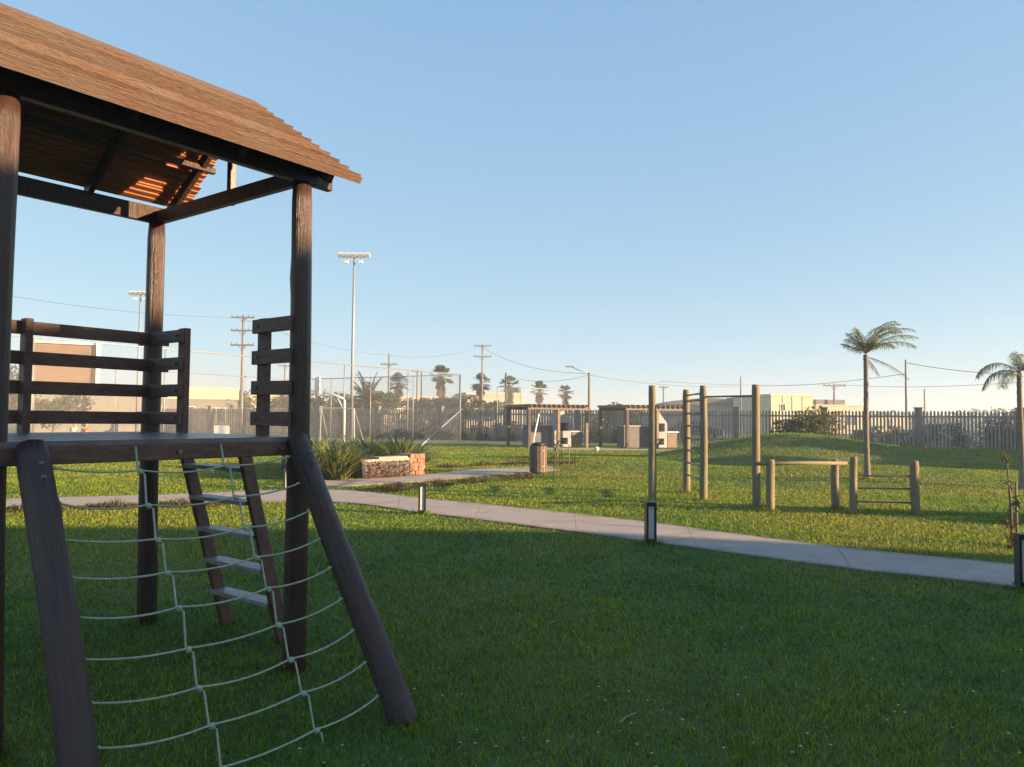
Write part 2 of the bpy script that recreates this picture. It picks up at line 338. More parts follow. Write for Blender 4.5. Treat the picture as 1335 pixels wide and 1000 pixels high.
# ------------------------------------------------------------ grass blades
GN = 620000
def grass():
    rs = np.random.RandomState(7); N = GN
    e = .65
    a, b = 2.6**e, 42**e
    Y = (rs.rand(N)*(b-a)+a)**(1/e); X = (rs.rand(N)*2-1)*(.78*Y+.4)
    # keep off the paths: rasterise them
    G = np.zeros((900, 900), bool)            # 5 cm cells from x -20..25, y 0..45
    gx_, gy_ = np.meshgrid(np.arange(900)*.05-20, np.arange(900)*.05, indexing='ij')
    for A, B in ((near, far), (n2, f2)):
        for i in range(len(A)-1):
            q = [A[i], A[i+1], B[i+1], B[i]]
            sg = [((q[(k+1) % 4].x-q[k].x)*(gy_-q[k].y)-(q[(k+1) % 4].y-q[k].y)*(gx_-q[k].x)) for k in range(4)]
            G |= np.all([s > 0 for s in sg], 0) | np.all([s < 0 for s in sg], 0)
    jx = X+rs.randn(N)*.035; jy = Y+rs.randn(N)*.035
    ix = np.clip(((jx+20)/.05).astype(int), 0, 899); iy = np.clip((jy/.05).astype(int), 0, 899)
    keep = ~G[ix, iy]; keep &= ~((X > 1.5) & (X < 12.5) & (Y > 37.1) & (Y < 38.9))
    X = X[keep]; Y = Y[keep]; N = len(X)
    Z = np.zeros(N)
    for cx, cy, rx, ry, h in MOUNDS:
        d = np.hypot((X-cx)/rx, (Y-cy)/ry); Z += np.where(d < 1, h*(.5+.5*np.cos(np.pi*np.minimum(d, 1))), 0)
    patch = .5+.5*np.sin(X*1.9+np.sin(Y*1.3)*1.5)*np.sin(Y*2.1+np.cos(X*1.1)*2)
    clump = np.clip(np.sin(X*5.3+np.sin(Y*4.1)*2)*np.sin(Y*6.1+np.cos(X*3.7)*2)*1.6, 0, 1)*(rs.rand(N) > .3)
    H = (.016+.014*clump+.024*rs.rand(N)+.010*patch)*(1+.008*np.minimum(Y, 30)); W = .0022+.00085*Y
    th = rs.rand(N)*2*np.pi; ln = rs.rand(N)**.7*1.0
    dx, dy = np.cos(th), np.sin(th); ph = rs.rand(N)*2*np.pi; sx, sy = np.cos(ph), np.sin(ph)
    V = np.zeros((N, 5, 3), np.float32)
    for k, (t, wf) in enumerate(((0, -1), (0, 1), (.55, -.8), (.55, .8), (1, 0))):
        V[:, k, 0] = X+dx*ln*H*t*t+sx*W*.5*wf; V[:, k, 1] = Y+dy*ln*H*t*t+sy*W*.5*wf; V[:, k, 2] = Z+H*t*(1-.35*ln*t)-.003
    me = bpy.data.meshes.new('lawn_grass'); me.vertices.add(N*5); me.vertices.foreach_set('co', V.ravel())
    base = (np.arange(N)*5)[:, None]
    quad = (base+np.array([0, 1, 3, 2])); tri = (base+np.array([2, 3, 4]))
    loops = np.concatenate([quad, tri], 1).ravel().astype(np.int32)
    me.loops.add(len(loops)); me.loops.foreach_set('vertex_index', loops)
    me.polygons.add(2*N)
    st = np.stack([np.arange(N)*7, np.arange(N)*7+4], 1).ravel().astype(np.int32); me.polygons.foreach_set('loop_start', st)
    me.update(calc_edges=True); me.materials.append(M_grass)
    o = bpy.data.objects.new('lawn_grass', me); COL.objects.link(o)
    tag(o, 'short mown grass blades covering the lawn', 'grass', kind='stuff')
grass()
M_dry = mat('dry_blade', (.34, .28, .13), (.20, .17, .07), 3, .8, island=.3)
mb = MB(); rg = random.Random(31)
for i in range(5200):
    y = 3.0+rg.random()**1.2*17; x = rg.uniform(-.72, .72)*y
    if inpath(x, y): continue
    a = rg.uniform(0, 6.28); el = rg.uniform(.15, 1.0); mb.leaf((x, y, gz(x, y)+rg.uniform(.008, .03)), (math.cos(a)*math.cos(el), math.sin(a)*math.cos(el), math.sin(el)), (math.cos(a+.5), 0, 1), rg.uniform(.02, .05), .0022+.0004*y, .3, 2)
tag(mb.build('dry_grass', M_dry), 'scattered straw coloured dry blades in the lawn', 'dry grass', kind='stuff')
# scattered tiny white and yellow flowers and bits in the grass
M_flower = mat('flower', (.50, .48, .16), (.48, .46, .36), 3, .6, island=.2)
mb = MB(); rg = random.Random(11)
for i in range(260):
    y = 3.2+rg.random()**1.3*8; x = rg.uniform(-.3, .75)*y
    if inpath(x, y): continue
    s = rg.uniform(.004, .008); z = gz(x, y)+rg.uniform(.03, .05)
    for k in range(5):
        a = k*1.2566; mb.leaf((x, y, z), (math.cos(a), math.sin(a), .3), (0, 0, 1), s*1.5, s*1.3, 0, 2)
tag(mb.build('lawn_flowers', M_flower), 'tiny pale yellow flowers dotted through the shaded grass', 'flowers', kind='stuff')
p = gp(818, 946)
tag(MB().tube([p+Vector((-.045, -.05, .035)), p+Vector((0, 0, .045)), p+Vector((.05, .06, .04))], .003, 6).build('twig', M_step), 'pale dry twig lying on the shaded foreground grass', 'twig')

# ------------------------------------------------------------ playhouse tower
TC = Vector((-2.44, 4.5, 0)); TR = math.atan2(-.6, .8)
T = empty('play_tower', TC, TR, 'dark log play tower with gabled board roof, deck, ladder and rope net', 'play tower')
HX, HY = .85, .80; PT = 2.92; DZ = 1.382
for i, (x, y, s) in enumerate(((HX, -HY, 3), (HX, HY, 8), (-HX, HY, 5), (-HX, -HY, 9))):
    logobj('post', (x, y, -.1), (x, y, PT), .070, .062, M_dark, T, seed=s+20)
# deck
mb = MB(); x = -HX-.07; rg = random.Random(2); k = 0
while x < HX+.04:
    mb.box((x+.07, -.02, DZ-.0125+rg.uniform(-.001, .001)), (.135, 1.74, .025)); x += .14
mb.build('deck', M_deck, T)
for yy in (-.84, .84): MB().beam((-HX, yy*1.0, DZ-.070), (HX+.03, yy*1.0, DZ-.070), .05, .085).build('deck_beam', M_rail, T)
for xx in (-HX-.03, HX+.055): MB().beam((xx, -.90, DZ-.066), (xx, .84, DZ-.066), .045, .080).build('deck_beam', M_rail, T)
MB().beam((0, -.8, DZ-.066), (0, .8, DZ-.066), .05, .075).build('deck_beam', M_rail, T)
# railings
RZ = (2.055, 1.862, 1.675, 1.485)
def rail_run(p0, p1, off, posts):
    p0 = Vector(p0); p1 = Vector(p1)
    for z in RZ: MB().beam((p0.x, p0.y, z+random.uniform(-.004, .004)), (p1.x, p1.y, z+random.uniform(-.004, .004)), .026, .085).build('rail', M_rail, T)
    for q in posts: MB().beam((q[0], q[1], DZ+.001), (q[0], q[1], 2.108), .085, .045 if len(q) < 3 else .085, up=(0, 1, 0)).build('rail_post', M_rail, T)
random.seed(3)
rail_run((-HX+.085, .86), (-HX+.085, -.86), 0, [(-HX+.128, -0.10)])
rail_run((-HX-.06, HY-.075), (-HX+.51, HY-.075), 0, [(-HX+.47, HY-.035)])
rail_run((HX-.35, HY-.085), (HX+.02, HY-.085), 0, [(HX-.295, HY-.045)])
# net poles
LP0, LP1 = Vector((1.00, -.715, 1.33)), Vector((1.90, -.83, -.06))
RP0, RP1 = Vector((.965, .70, 1.335)), Vector((1.955, .65, -.06))
LPt = LP0+(LP0-LP1)*.03; RPt = RP0+(RP0-RP1)*.03
logobj('net_pole', LP1, LPt, .070, .064, M_dark, T, seed=41, bend=.008)
logobj('net_pole', RP1, RPt, .071, .062, M_dark, T, seed=47, bend=.008)
# bolts where beams and rails meet the posts
for (bx, by, bz) in ((HX+.082, -.70, DZ-.065), (HX+.082, .62, DZ-.065), (HX+.082, 0.0, DZ-.065)) : MB().tube([(bx-.006, by, bz), (bx+.006, by, bz)], .013, 8).build('bolt', M_steel, T)
for z in RZ:
    for yy in (-HX+.47, -HX+.03, HX-.295): MB().tube([(yy, HY-.108, z), (yy, HY-.092, z)], .008, 8).build('bolt', M_steel, T)
for t_ in (.05, .09):
    for p_, q_ in ((LP0, LP1), (RP0, RP1)):
        c_ = p_.lerp(q_, t_)+Vector((.07, 0, .035)); MB().ball(c_, .011, 8, 5).build('bolt', M_steel, T)
# rope net
net = MB().build('climbing_net', M_rope, T)
nn = (LP0-LP1).cross(RP0-LP0).normalized()
nrm = Vector((-.80, 0, -.58)).normalized()
def netp(t, s, sag):
    a = LP0.lerp(LP1, t); b = RP0.lerp(RP1, t)
    return a.lerp(b, s)+Vector((0, 0, -1))*sag*4*s*(1-s)+nrm*sag*.8*4*s*(1-s)
def vpos(i, t): return (.335+.065*t) if i == 1 else (.665+.05*t)
nr = 10; grid = []
for k in range(nr):
    t = .037+.1025*k; sag = .035+.045*k/nr+random.uniform(-.008, .008)
    mb = MB(); pts = [netp(t, .05+.9*j/36, sag) for j in range(37)]; vs1, vs2 = vpos(1, t), vpos(2, t); bk = [.05, vs1, vs2, .95]; seg = [random.uniform(.006, .02) for _ in range(3)]
    for j in range(37):
        ss = .05+.9*j/36
        for q in range(3):
            if bk[q] <= ss <= bk[q+1]: f_ = (ss-bk[q])/(bk[q+1]-bk[q]); pts[j].z -= seg[q]*4*f_*(1-f_)
    mb.tube(pts, .005, 6)
    for s in (.06, .94):                                # staple loop at the pole
        mb.ball(netp(t, s, sag), .009, 6, 4)
    mb.build('rope_rung', M_rope, net, True)
    grid.append((t, sag))
for vi in (1, 2):
    mb = MB(); s = vpos(vi, 0); pts = [netp(*[(-.03), s, .02])]
    for k, (t, sag) in enumerate(grid):
        s = vpos(vi, t); o = .010
        pts.append(netp(t, s-o*.8, sag)); pts.append(netp(t+.014, s+o*1.2, sag))
    mb.tube(pts, .0052, 6).build('rope_upright', M_rope, net, True)
    for k, (t, sag) in enumerate(grid[:-1]): MB().ball(netp(t+.004, vpos(vi, t), sag), .015, 7, 5, jit=.2).build('rope_knot', M_rope, net, True)
    c = netp(grid[-1][0]+.008, vpos(vi, 1), grid[-1][1]); MB().ball(c, .023, 8, 6, jit=.25).build('knot', M_knot, net, True)
# ladder
def stringer(p0, p1): MB().beam(p0, p1, .04, .085, up=(0, 1, .3)).build('ladder_stringer', M_ladder, T)
S0a, S0b = Vector((-.60, .90, 1.32)), Vector((-.33, 1.13, -.03))
S1a, S1b = Vector((.13, .90, 1.32)), Vector((.36, 1.10, -.03))
stringer(S0a, S0b); stringer(S1a, S1b)
for k in range(5):
    t = .13+.165*k; a = S0a.lerp(S0b, t); b = S1a.lerp(S1b, t)
    MB().box((a+b)/2, ((b-a).length-.042, .13, .026)).build('step', M_step, T)
# roof frame
for xx, ye in ((-HX, .84), (HX, 1.0)): MB().beam((xx, -1.08, PT+.06), (xx, ye, PT+.06), .05, .12).build('eave_beam', M_dark, T)
for yy in (-HY, HY): MB().beam((-HX-.02, yy, PT+.045), (HX-.027, yy, PT+.045), .05, .095).build('tie_beam', M_dark, T)
ZE, ZR = 2.955, 3.67; XE = 1.07
def zt(x): return ZR-(ZR-ZE)*abs(x)/XE
for yy in (-1.0, -.3, .3, .90):
    for sg in (-1, 1):
        MB().beam((sg*.02, yy, zt(.02)-.055), (sg*(.98 if sg > 0 else .86), yy, zt(.98 if sg > 0 else .86)-.055), .04, .07).build('rafter', M_dark, T)
for yy in (-.88, .855): MB().beam((0, yy, PT+.02), (0, yy, ZR-.06), .045, .045, up=(0, 1, 0)).build('king_post', M_ladder, T)
MB().beam((0, -1.06, ZR-.075), (0, 1.06, ZR-.075), .035, .09).build('ridge_beam', M_dark, T)
MB().beam((-.45, -1.0, zt(.45)-.078), (-.45, 1.0, zt(.45)-.078), .045, .04).build('purlin', M_dark, T)
MB().beam((.45, -1.0, zt(.45)-.078), (.45, 1.0, zt(.45)-.078), .045, .04).build('purlin', M_dark, T)
def slope(sg, ncourse, m, xe):
    mb = MB(); rg = random.Random(5+sg); L = math.hypot(xe, ZR-zt(xe)); st = L/ncourse
    dv = Vector((sg*XE, 0, ZE-ZR)).normalized(); nv = Vector((sg*(ZR-ZE), 0, XE)).normalized()
    for k in range(ncourse):
        s0 = k*st-.03; s1 = (k+1)*st; y0 = -1.14+rg.uniform(-.012, .012); y1 = 1.03+rg.uniform(-.014, .014)
        # each board: grooved top, lower edge raised over the board below
        for h in range(3):
            a = s0+(s1-s0)*h/3; b = s0+(s1-s0)*(h+1)/3+.006
            ra = Vector((0, 0, ZR))+dv*a+nv*(.002+.012*(a-s0)/(s1-s0)); rb = Vector((0, 0, ZR))+dv*b+nv*(.014+.012*(b-s0)/(s1-s0))
            th = nv*(.016+.006*(h == 2)); q = []
            ns = 6
            for y in (y0, y1): q += [ra+Vector((0, y, 0)), rb+Vector((0, y, 0)), rb+th+Vector((0, y, 0)), ra+th+Vector((0, y, 0))]
            mb.add(q, [(0, 1, 2, 3), (7, 6, 5, 4), (0, 4, 5, 1), (1, 5, 6, 2), (2, 6, 7, 3), (3, 7, 4, 0)])
    return mb.build('roof_slope', m, T)
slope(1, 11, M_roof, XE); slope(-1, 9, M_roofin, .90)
for sg in (1, -1):
    nv = Vector((sg*(ZR-ZE), 0, XE)).normalized(); dv = Vector((sg*XE, 0, ZE-ZR)).normalized()
    c = Vector((0, -.07, ZR))+nv*.036+dv*.075; MB().box(c, (.16, 2.16, .018), Matrix.Rotation(math.atan2(nv.x, nv.z), 3, 'Y')).build('ridge_board', M_roof, T)
nv = Vector(((ZR-ZE), 0, XE)).normalized(); dv = Vector((XE, 0, ZE-ZR)).normalized()
MB().box(Vector((0, -.05, ZR))+dv*(math.hypot(XE, ZR-ZE)+.005)+nv*.014, (.035, 2.18, .04), Matrix.Rotation(math.atan2(nv.x, nv.z), 3, 'Y')).build('eave_board', M_roof, T)

TUFT = [Vector((TC.x+x*.8+y*.6, TC.y-x*.6+y*.8, 0)) for x, y in ((HX, -HY), (HX, HY), (-HX, HY), (1.9, -.83), (1.955, .65), (-.33, 1.13), (.36, 1.10))]
TUFT += [gp(*q) for q in ((550, 671), (848, 710), (1336, 769), (465, 624), (850, 655), (895.5, 643), (917, 653), (986, 660), (1004, 668), (1089, 664), (1112.5, 670), (1194, 672), (1131, 625), (701.5, 618), (1320, 712), (722, 624))]
mb = MB(); rg = random.Random(51)
for p in TUFT:
    k_ = .6 if p.y < 7 else 1.
    for i in range(90):
        a = rg.uniform(0, 6.28); rr_ = .07+abs(rg.gauss(0, .045)); x = p.x+math.cos(a)*rr_; y = p.y+math.sin(a)*rr_; a2 = a+rg.uniform(-.9, .9); el = rg.uniform(.8, 1.5)
        mb.leaf((x, y, gz(x, y)-.003), (math.cos(a2)*math.cos(el), math.sin(a2)*math.cos(el), math.sin(el)), (math.cos(a), math.sin(a), .1), rg.uniform(.05, .125)*(.8 if p.y < 7 else 1.1), .0035+.0008*p.y, .25, 3)
tag(mb.build('grass_tufts', M_grass), 'longer untrimmed grass left round the feet of posts and lights', 'grass', kind='stuff')

# ------------------------------------------------------------ bollard lights
def bollard(p, rz, h, wd, label, m_side=True):
    t = empty('bollard_light', p, rz, label, 'bollard light', 'bollard lights beside the paths')
    k = wd/2; f = MB()
    f.b2((-k, -k, 0), (-k+.022, k, h)); f.b2((k-.022, -k, 0), (k, k, h)); f.b2((-k+.022, -k, 0), (k-.022, k, .07)); f.b2((-k+.022, -k, h-.05), (k-.022, k, h))
    f.build('frame', M_black, t)
    MB().b2((-k+.024, -k+.02, .072), (k-.024, k-.02, h-.052)).build('diffuser', M_frost, t)
    return t
bollard(gp(550, 671), R(12), .49, .11, 'black bollard light left of the middle of the photo, at the near path edge')
bollard(gp(848, 710), R(4), .51, .12, 'black bollard light at the near path edge in front of the tall exercise posts')
bollard(gp(1336, 769), R(-12), .50, .12, 'black bollard light at the right edge, cut by the frame')
bollard(gp(465, 624), R(25), .50, .13, 'pale sunlit bollard light beside the stone bench')
bollard(gp(374, 640), R(25), .45, .12, 'small bollard light seen between ladder and right tower post')
bollard(gp(61, 645), R(25), .48, .12, 'small bollard light seen beyond the left net pole')

# ------------------------------------------------------------ exercise station
X1 = empty('exercise_frame', gp(917, 652), 0, 'tall log exercise frame with wall ladder and pull up bar', 'exercise frame')
def xlog(name, pxy, ztop, par, r=.072, seed=0, lean=(0, 0)):
    b = gp(*pxy); o = par.location
    return b, logobj(name, b-Vector((0, 0, .1))-o, Vector((b.x+lean[0], b.y+lean[1], b.z+ztop))-o, r, r*.93, M_pine, par, seed, bend=.006)
A, _ = xlog('post', (850, 655), 2.12, X1, seed=61)
B, _ = xlog('post', (895.5, 643), 2.12, X1, seed=62)
C_, _ = xlog('post', (917, 653), 2.14, X1, seed=63)
D, _ = xlog('post', (986, 660), 2.13, X1, seed=64)
o = X1.location
for k in range(7):
    z = .38+.25*k; MB().tube([B+Vector((0, 0, z))-o, C_+Vector((0, 0, z))-o], .02, 8).build('rung', M_steel, X1, True)
    MB().tube([B+Vector((0, 0, z-.018))-o, B+Vector((0, 0, z+.018))-o], .079, 14).build('rung_band', M_steel, X1, True)
MB().tube([C_+Vector((0, 0, 1.93))-o, D+Vector((0, 0, 1.93))-o], .018, 8).build('pull_up_bar', M_steel, X1, True)
MB().tube([B+Vector((0, 0, 2.0))-o, C_+Vector((0, 0, 2.0))-o], .018, 8).build('pull_up_bar', M_steel, X1, True)
X2 = empty('push_up_bar', gp(1046, 667), 0, 'low wooden push up bar on two short posts', 'exercise bar')
o = X2.location
a, _ = xlog('post', (1004, 668), .86, X2, .07, 71); b, _ = xlog('post', (1089, 664), .84, X2, .065, 72)
MB().tube([a+Vector((-.22, 0, .79))-o, a.lerp(b, .5)+Vector((0, 0, .795))-o, b+Vector((.2, 0, .78))-o], .032, 10).build('bar', M_pine, X2, True)
X3 = empty('low_bars', gp(1153, 671), 0, 'two short posts joined by three thin metal bars', 'exercise bars')
o = X3.location
a, _ = xlog('post', (1112.5, 670), .92, X3, .062, 73); b, _ = xlog('post', (1194, 672), .87, X3, .07, 74)
for z in (.20, .42, .62): MB().tube([a+Vector((0, 0, z))-o, b+Vector((0, 0, z))-o], .014, 8).build('bar', M_steel, X3, True)

# ------------------------------------------------------------ palms
def frond(mb, p, az, el, L, droop, wl=.26, nl=26, wind=Vector((0, 0, 0)), lw=.02, hang=.35, stem=None):
    d = Vector((math.cos(az)*math.cos(el), math.sin(az)*math.cos(el), math.sin(el))); pts = []
    n = 12; q = Vector(p)
    for i in range(n+1):
        pts.append(q.copy()); d = (d+Vector((0, 0, -droop/n))*(.4+1.2*i/n)+wind*(1.2*i/n/n)).normalized(); q = q+d*L/n
    (stem or mb).tube(pts, [lerp(.014, .003, i/n)*L/1.2 for i in range(n+1)], 5)
    for k in range(nl):
        t = .12+.88*k/nl; f = t*n; i = min(int(f), n-1); c = pts[i].lerp(pts[i+1], f-i); tan = (pts[i+1]-pts[i]).normalized()
        side = tan.cross(Vector((0, 0, 1)))
        if side.length < .05: side = Vector((1, 0, 0))
        side.normalize(); ll = wl*(math.sin(math.pi*min(1, t*.85+.13))**.6)*random.uniform(.8, 1.1)
        for s in (-1, 1):
            dd = (side*s*random.uniform(.8, 1.1)+tan*.65+Vector((0, 0, random.uniform(-.3, .35)))+wind*.25).normalized()
            mb.leaf(c, dd, Vector((0, 0, 1))+Vector((random.uniform(-.6, .6), random.uniform(-.6, .6), 0)), ll, lw, hang, 2)
def trunk(mb, h, r0, r1, seed, lean=(0, 0), rings=30):
    rr = random.Random(seed); pts = []; rs = []
    for i in range(rings+1):
        t = i/rings; pts.append((lean[0]*t*t+.012*math.sin(5*t+seed), lean[1]*t*t, h*t-.08*(i == 0))); rs.append(lerp(r0, r1, t**.7)*(1+.05*((i % 2)*2-1))*(1+rr.uniform(-.03, .03))+(r0*.35*(1-t)**12))
    mb.tube(pts, rs, 12); return Vector(pts[-1])
random.seed(21)
# wind blown queen palm
pb = gp(1131, 625); k = 17.3/pb.y
P = empty('palm_tree', pb, 0, 'slender windswept palm on the mound with one dead frond hanging right', 'palm tree', 'young feather palms on the lawn')
dY = pb.y; ht = at(1130, 462, dY).z-pb.z
mb = MB(); top = trunk(mb, ht, .060*dY/17, .047*dY/17, 3, lean=(-.02, 0)); mb.build('trunk', M_barkp, P, True)
u = dY/1002.                               # metres per photo pixel there
mb = MB(); wd = Vector((1.0, 0, .05)); st = MB()
for az, el, L, dr in ((R(165), 1.05, 34, 1.0), (R(190), .75, 32, .7), (R(150), .6, 30, .5), (R(120), 1.25, 38, 1.2), (R(20), .95, 66, 1.3), (R(-25), .8, 64, 1.3), (R(5), .62, 70, 1.25),
                      (R(45), 1.15, 62, 1.5), (R(-60), 1.15, 52, 1.6), (R(80), .8, 46, 1.2), (R(-5), 1.2, 60, 1.5), (R(-100), .9, 36, 1.2), (R(30), .7, 58, 1.35), (R(-15), 1.0, 68, 1.5), (R(-40), 1.3, 56, 1.7), (R(175), 1.3, 34, 1.3), (R(200), 1.0, 34, 1.0), (R(25), 1.1, 66, 1.6)):
    left = abs(az) > R(95)
    frond(mb, top+Vector((0, 0, .02)), az, el, L*u*1.08, dr, 17*u, 46, wd*(.5 if left else .8), .021, .5, st)
mb.build('crown', M_palm, P); st.build('frond_stems', M_dead, P)
mb = MB()
for az, el, L, dr in ((R(-12), -.25, 62, .9), (R(30), -.5, 36, 1.0)): frond(mb, top-Vector((0, 0, .06)), az, el, L*u, dr, 5*u, 26, Vector((.6, 0, 0)), .012, 1.4)
mb.build('dead_frond', M_dead, P)
# palm cut by the right edge
pb = gx(1331, 17.0)
P = empty('palm_tree', pb, 0, 'thin palm at the right edge with drooping curled fronds', 'palm tree', 'young feather palms on the lawn')
ht = at(1331, 486, 17).z-pb.z; mb = MB(); top = trunk(mb, ht, .068, .052, 7); mb.build('trunk', M_barkp, P, True)
mb = MB(); st = MB(); u = 17/1002
for az, el, L, dr in ((R(178), .75, 66, 2.4), (R(165), .45, 56, 2.6), (R(205), .25, 48, 2.0), (R(100), 1.4, 30, .8), (R(80), 1.2, 36, 1.2), (R(-10), .9, 60, 1.6), (R(30), .8, 56, 1.5), (R(-60), .8, 50, 1.7), (R(-120), 1.1, 34, 1.2)):
    frond(mb, top, az, el, L*u, dr, 14*u, 44, Vector((.1, 0, 0)), .024, .8, st)
mb.build('crown', M_palm, P); st.build('frond_stems', M_dead, P)

def fan_palm(p, h, cr, seed, label, skirt=1.0):
    random.seed(seed)
    P = empty('fan_palm', p, 0, label, 'palm tree', 'fan palms beyond the fence')
    mb = MB(); top = trunk(mb, h, .26, .2, seed, rings=22); mb.build('trunk', M_bark, P, True)
    mb = MB(); sk = MB()
    for i in range(38):
        az = random.uniform(0, 6.28); el = random.uniform(-.55, 1.5); d = Vector((math.cos(az)*math.cos(el), math.sin(az)*math.cos(el), math.sin(el)))
        Ls = cr*random.uniform(.45, .62); c = top+d*Ls; mb.tube([top, c], .02, 4)
        sx = d.cross(Vector((0, 0, 1)))
        if sx.length < .1: sx = Vector((1, 0, 0))
        sx.normalize(); up = sx.cross(d)
        for j in range(11):
            a = (j-5)*.23; dd = (d*math.cos(a)+sx*math.sin(a)+up*.15).normalized()
            mb.leaf(c, dd, up, cr*.52*math.cos(a*.6), .15*cr, .3, 2)
    for i in range(int(40*skirt)):
        az = random.uniform(0, 6.28); z = random.uniform(0, 1.)*skirt*cr*.95; d = Vector((math.cos(az)*.5, math.sin(az)*.5, -1))
        c = top+Vector((math.cos(az)*.18, math.sin(az)*.18, -z))
        for j in range(5): sk.leaf(c, (d+Vector((random.uniform(-.4, .4), random.uniform(-.4, .4), 0))).normalized(), Vector((math.cos(az+1.57), math.sin(az+1.57), 0)), cr*.5, .12*cr, .05, 2)
    mb.build('crown', M_palmf, P); sk.build('dead_skirt', M_dead, P)
for i, (px, cy, Y, cr, lab) in enumerate(((519, 499, 100, 1.35, 'fan palm beside the red chimney, leftmost of the row'), (574, 491, 95, 1.45, 'tallest fan palm of the row, with a long brown skirt'),
        (626, 499, 100, 1.3, 'fan palm right behind the two armed utility pole'), (664, 503, 100, 1.35, 'fan palm behind the slim dark post, spreading crown and brown skirt'),
        (703, 508, 105, 1.25, 'fan palm above the left end of the dark pergola'), (737, 512, 110, 1.2, 'smallest fan palm, rightmost of the row'))):
    b = gx(px, Y); fan_palm(b, at(px, cy+1, Y).z, cr*1.2, 30+i, lab, 1.15 if i in (1, 3) else .8)
# bushy date palm
random.seed(50); b = gx(479, 63); P = empty('date_palm', b, 0, 'wide bushy date palm behind the sports court', 'palm tree')
mb = MB(); top = trunk(mb, 2.7, .35, .3, 4); mb.build('trunk', M_bark, P, True); mb = MB()
for i in range(46): frond(mb, top, random.uniform(0, 6.28), random.uniform(-.1, 1.45), random.uniform(2.2, 2.8), 1.0, .46, 30, lw=.13)
mb.build('crown', M_palmf, P)

# ------------------------------------------------------------ leafy trees and shrubs
def tree(p, h, cr, seed, label, m=M_leafd, n=900, sq=.75, name='tree', tr=True, ls=.22, group=None, cat='tree', bare=.35):
    rr = random.Random(seed); P = empty(name, p, 0, label, cat, group); mb = MB()
    base = h*bare
    tk = MB(); tk.tube([(0, 0, -.1), (.04*h, .02*h, base), (.02*h, -.02*h, h*.6)], [.05*h*.6, .035*h*.6, .015*h], 8)
    cl = []
    for i in range(9):
        a = rr.uniform(0, 6.28); r = cr*rr.uniform(.15, .75); z = base+(h-base)*rr.uniform(.2, .85); c = Vector((math.cos(a)*r, math.sin(a)*r, z)); cl.append((c, cr*rr.uniform(.28, .5)))
        tk.tube([(.03*h, 0, base*.9), tuple(c*.6+Vector((0, 0, z*.3))), tuple(c)], [.018*h, .012*h, .005*h], 5)
    tk.build('trunk', M_bark, P, True)
    for i in range(n):
        c, r = rr.choice(cl); v = Vector((rr.gauss(0, 1), rr.gauss(0, 1), rr.gauss(0, 1))).normalized(); q = c+Vector((v.x, v.y, v.z*sq))*r*rr.uniform(.5, 1.08)
        d = Vector((rr.uniform(-1, 1), rr.uniform(-1, 1), rr.uniform(-.6, .8))); mb.leaf(q, d, Vector((rr.uniform(-1, 1), rr.uniform(-1, 1), 1)), ls*rr.uniform(.7, 1.4), ls*.6, .3, 2)
    mb.build('crown', m, P); return P
def shrub(p, sx, sy, h, seed, label, m, n=500, ls=.14, name='shrub', group=None, parent_stem=True, rz=0):
    rr = random.Random(seed); P = empty(name, p, rz, label, 'shrub' if name == 'shrub' else name.replace('_', ' '), group); mb = MB(); st = MB()
    for i in range(9):
        x, y = rr.uniform(-.4, .4)*sx, rr.uniform(-.4, .4)*sy; st.tube([(x*.4, y*.4, -.05), (x, y, h*.7)], [.03, .012], 5)
    st.ball((0, 0, -.01), .2, 10, 4, (sx, sy, .1)); st.build('stems', M_bark, P)
    lob = [(rr.uniform(-.5, .5)*sx, rr.uniform(-.5, .5)*sy, rr.uniform(.65, 1.)) for _ in range(max(4, int(sx*1.5)))]
    for i in range(n):
        lx, ly, lh = rr.choice(lob); a = rr.uniform(0, 6.28); r = rr.random()**.5*h*.45; z = rr.random()
        q = (lx+math.cos(a)*r*(1.1-z*.5), ly+math.sin(a)*r*(1.1-z*.5)*min(1, sy), z*h*lh)
        mb.leaf(q, (rr.uniform(-1, 1), rr.uniform(-1, 1), rr.uniform(-.2, 1)), (rr.uniform(-1, 1), rr.uniform(-1, 1), 1), ls*rr.uniform(.7, 1.4), ls*.5, .3, 2)
    mb.build('foliage', m, P); return P
TG = 'trees far behind the fence'
for i, (px, ty, Y, cr, m, lab) in enumerate(((432, 512, 78, 2.6, M_leafd, 'dark round tree behind the basketball hoop'), (452, 516, 84, 2.2, M_leafd, 'low dark tree left of the bushy date palm'),
        (497, 505, 82, 2.2, M_leafd, 'dark tree right of the bushy date palm'), (545, 518, 90, 2.6, M_leafd, 'low spreading tree between the two leftmost fan palms'), (603, 518, 88, 3.0, M_leafd, 'broad dark green tree right of the tallest fan palm'),
        (585, 520, 92, 2.2, M_leaf, 'low green tree at the foot of the tallest fan palm'), (645, 522, 98, 2.2, M_leaf, 'small green tree between the middle fan palms'), (308, 514, 72, 3.0, M_leaf, 'green tree beside the tall three armed utility pole'),
        (22, 470, 62, 3.4, M_leaf, 'tall light green tree behind the left end of the railing'), (68, 515, 56, 2.6, M_leafd, 'dark tree in front of the grey walled house'), (5, 505, 50, 3.0, M_leafd, 'dark green tree at the left edge behind the court'),
        (370, 514, 74, 2.8, M_leaf, 'green tree seen through the short railing'), (812, 530, 74, 2.0, M_leafd, 'low dark tree behind the right pergola'), (392, 518, 80, 2.4, M_leafd, 'dark tree hidden by the right tower post'))):
    b = gx(px, Y); h = at(px, ty, Y).z; tree(b, h, cr, 100+i, lab, m, 1100, ls=.42, group=TG)
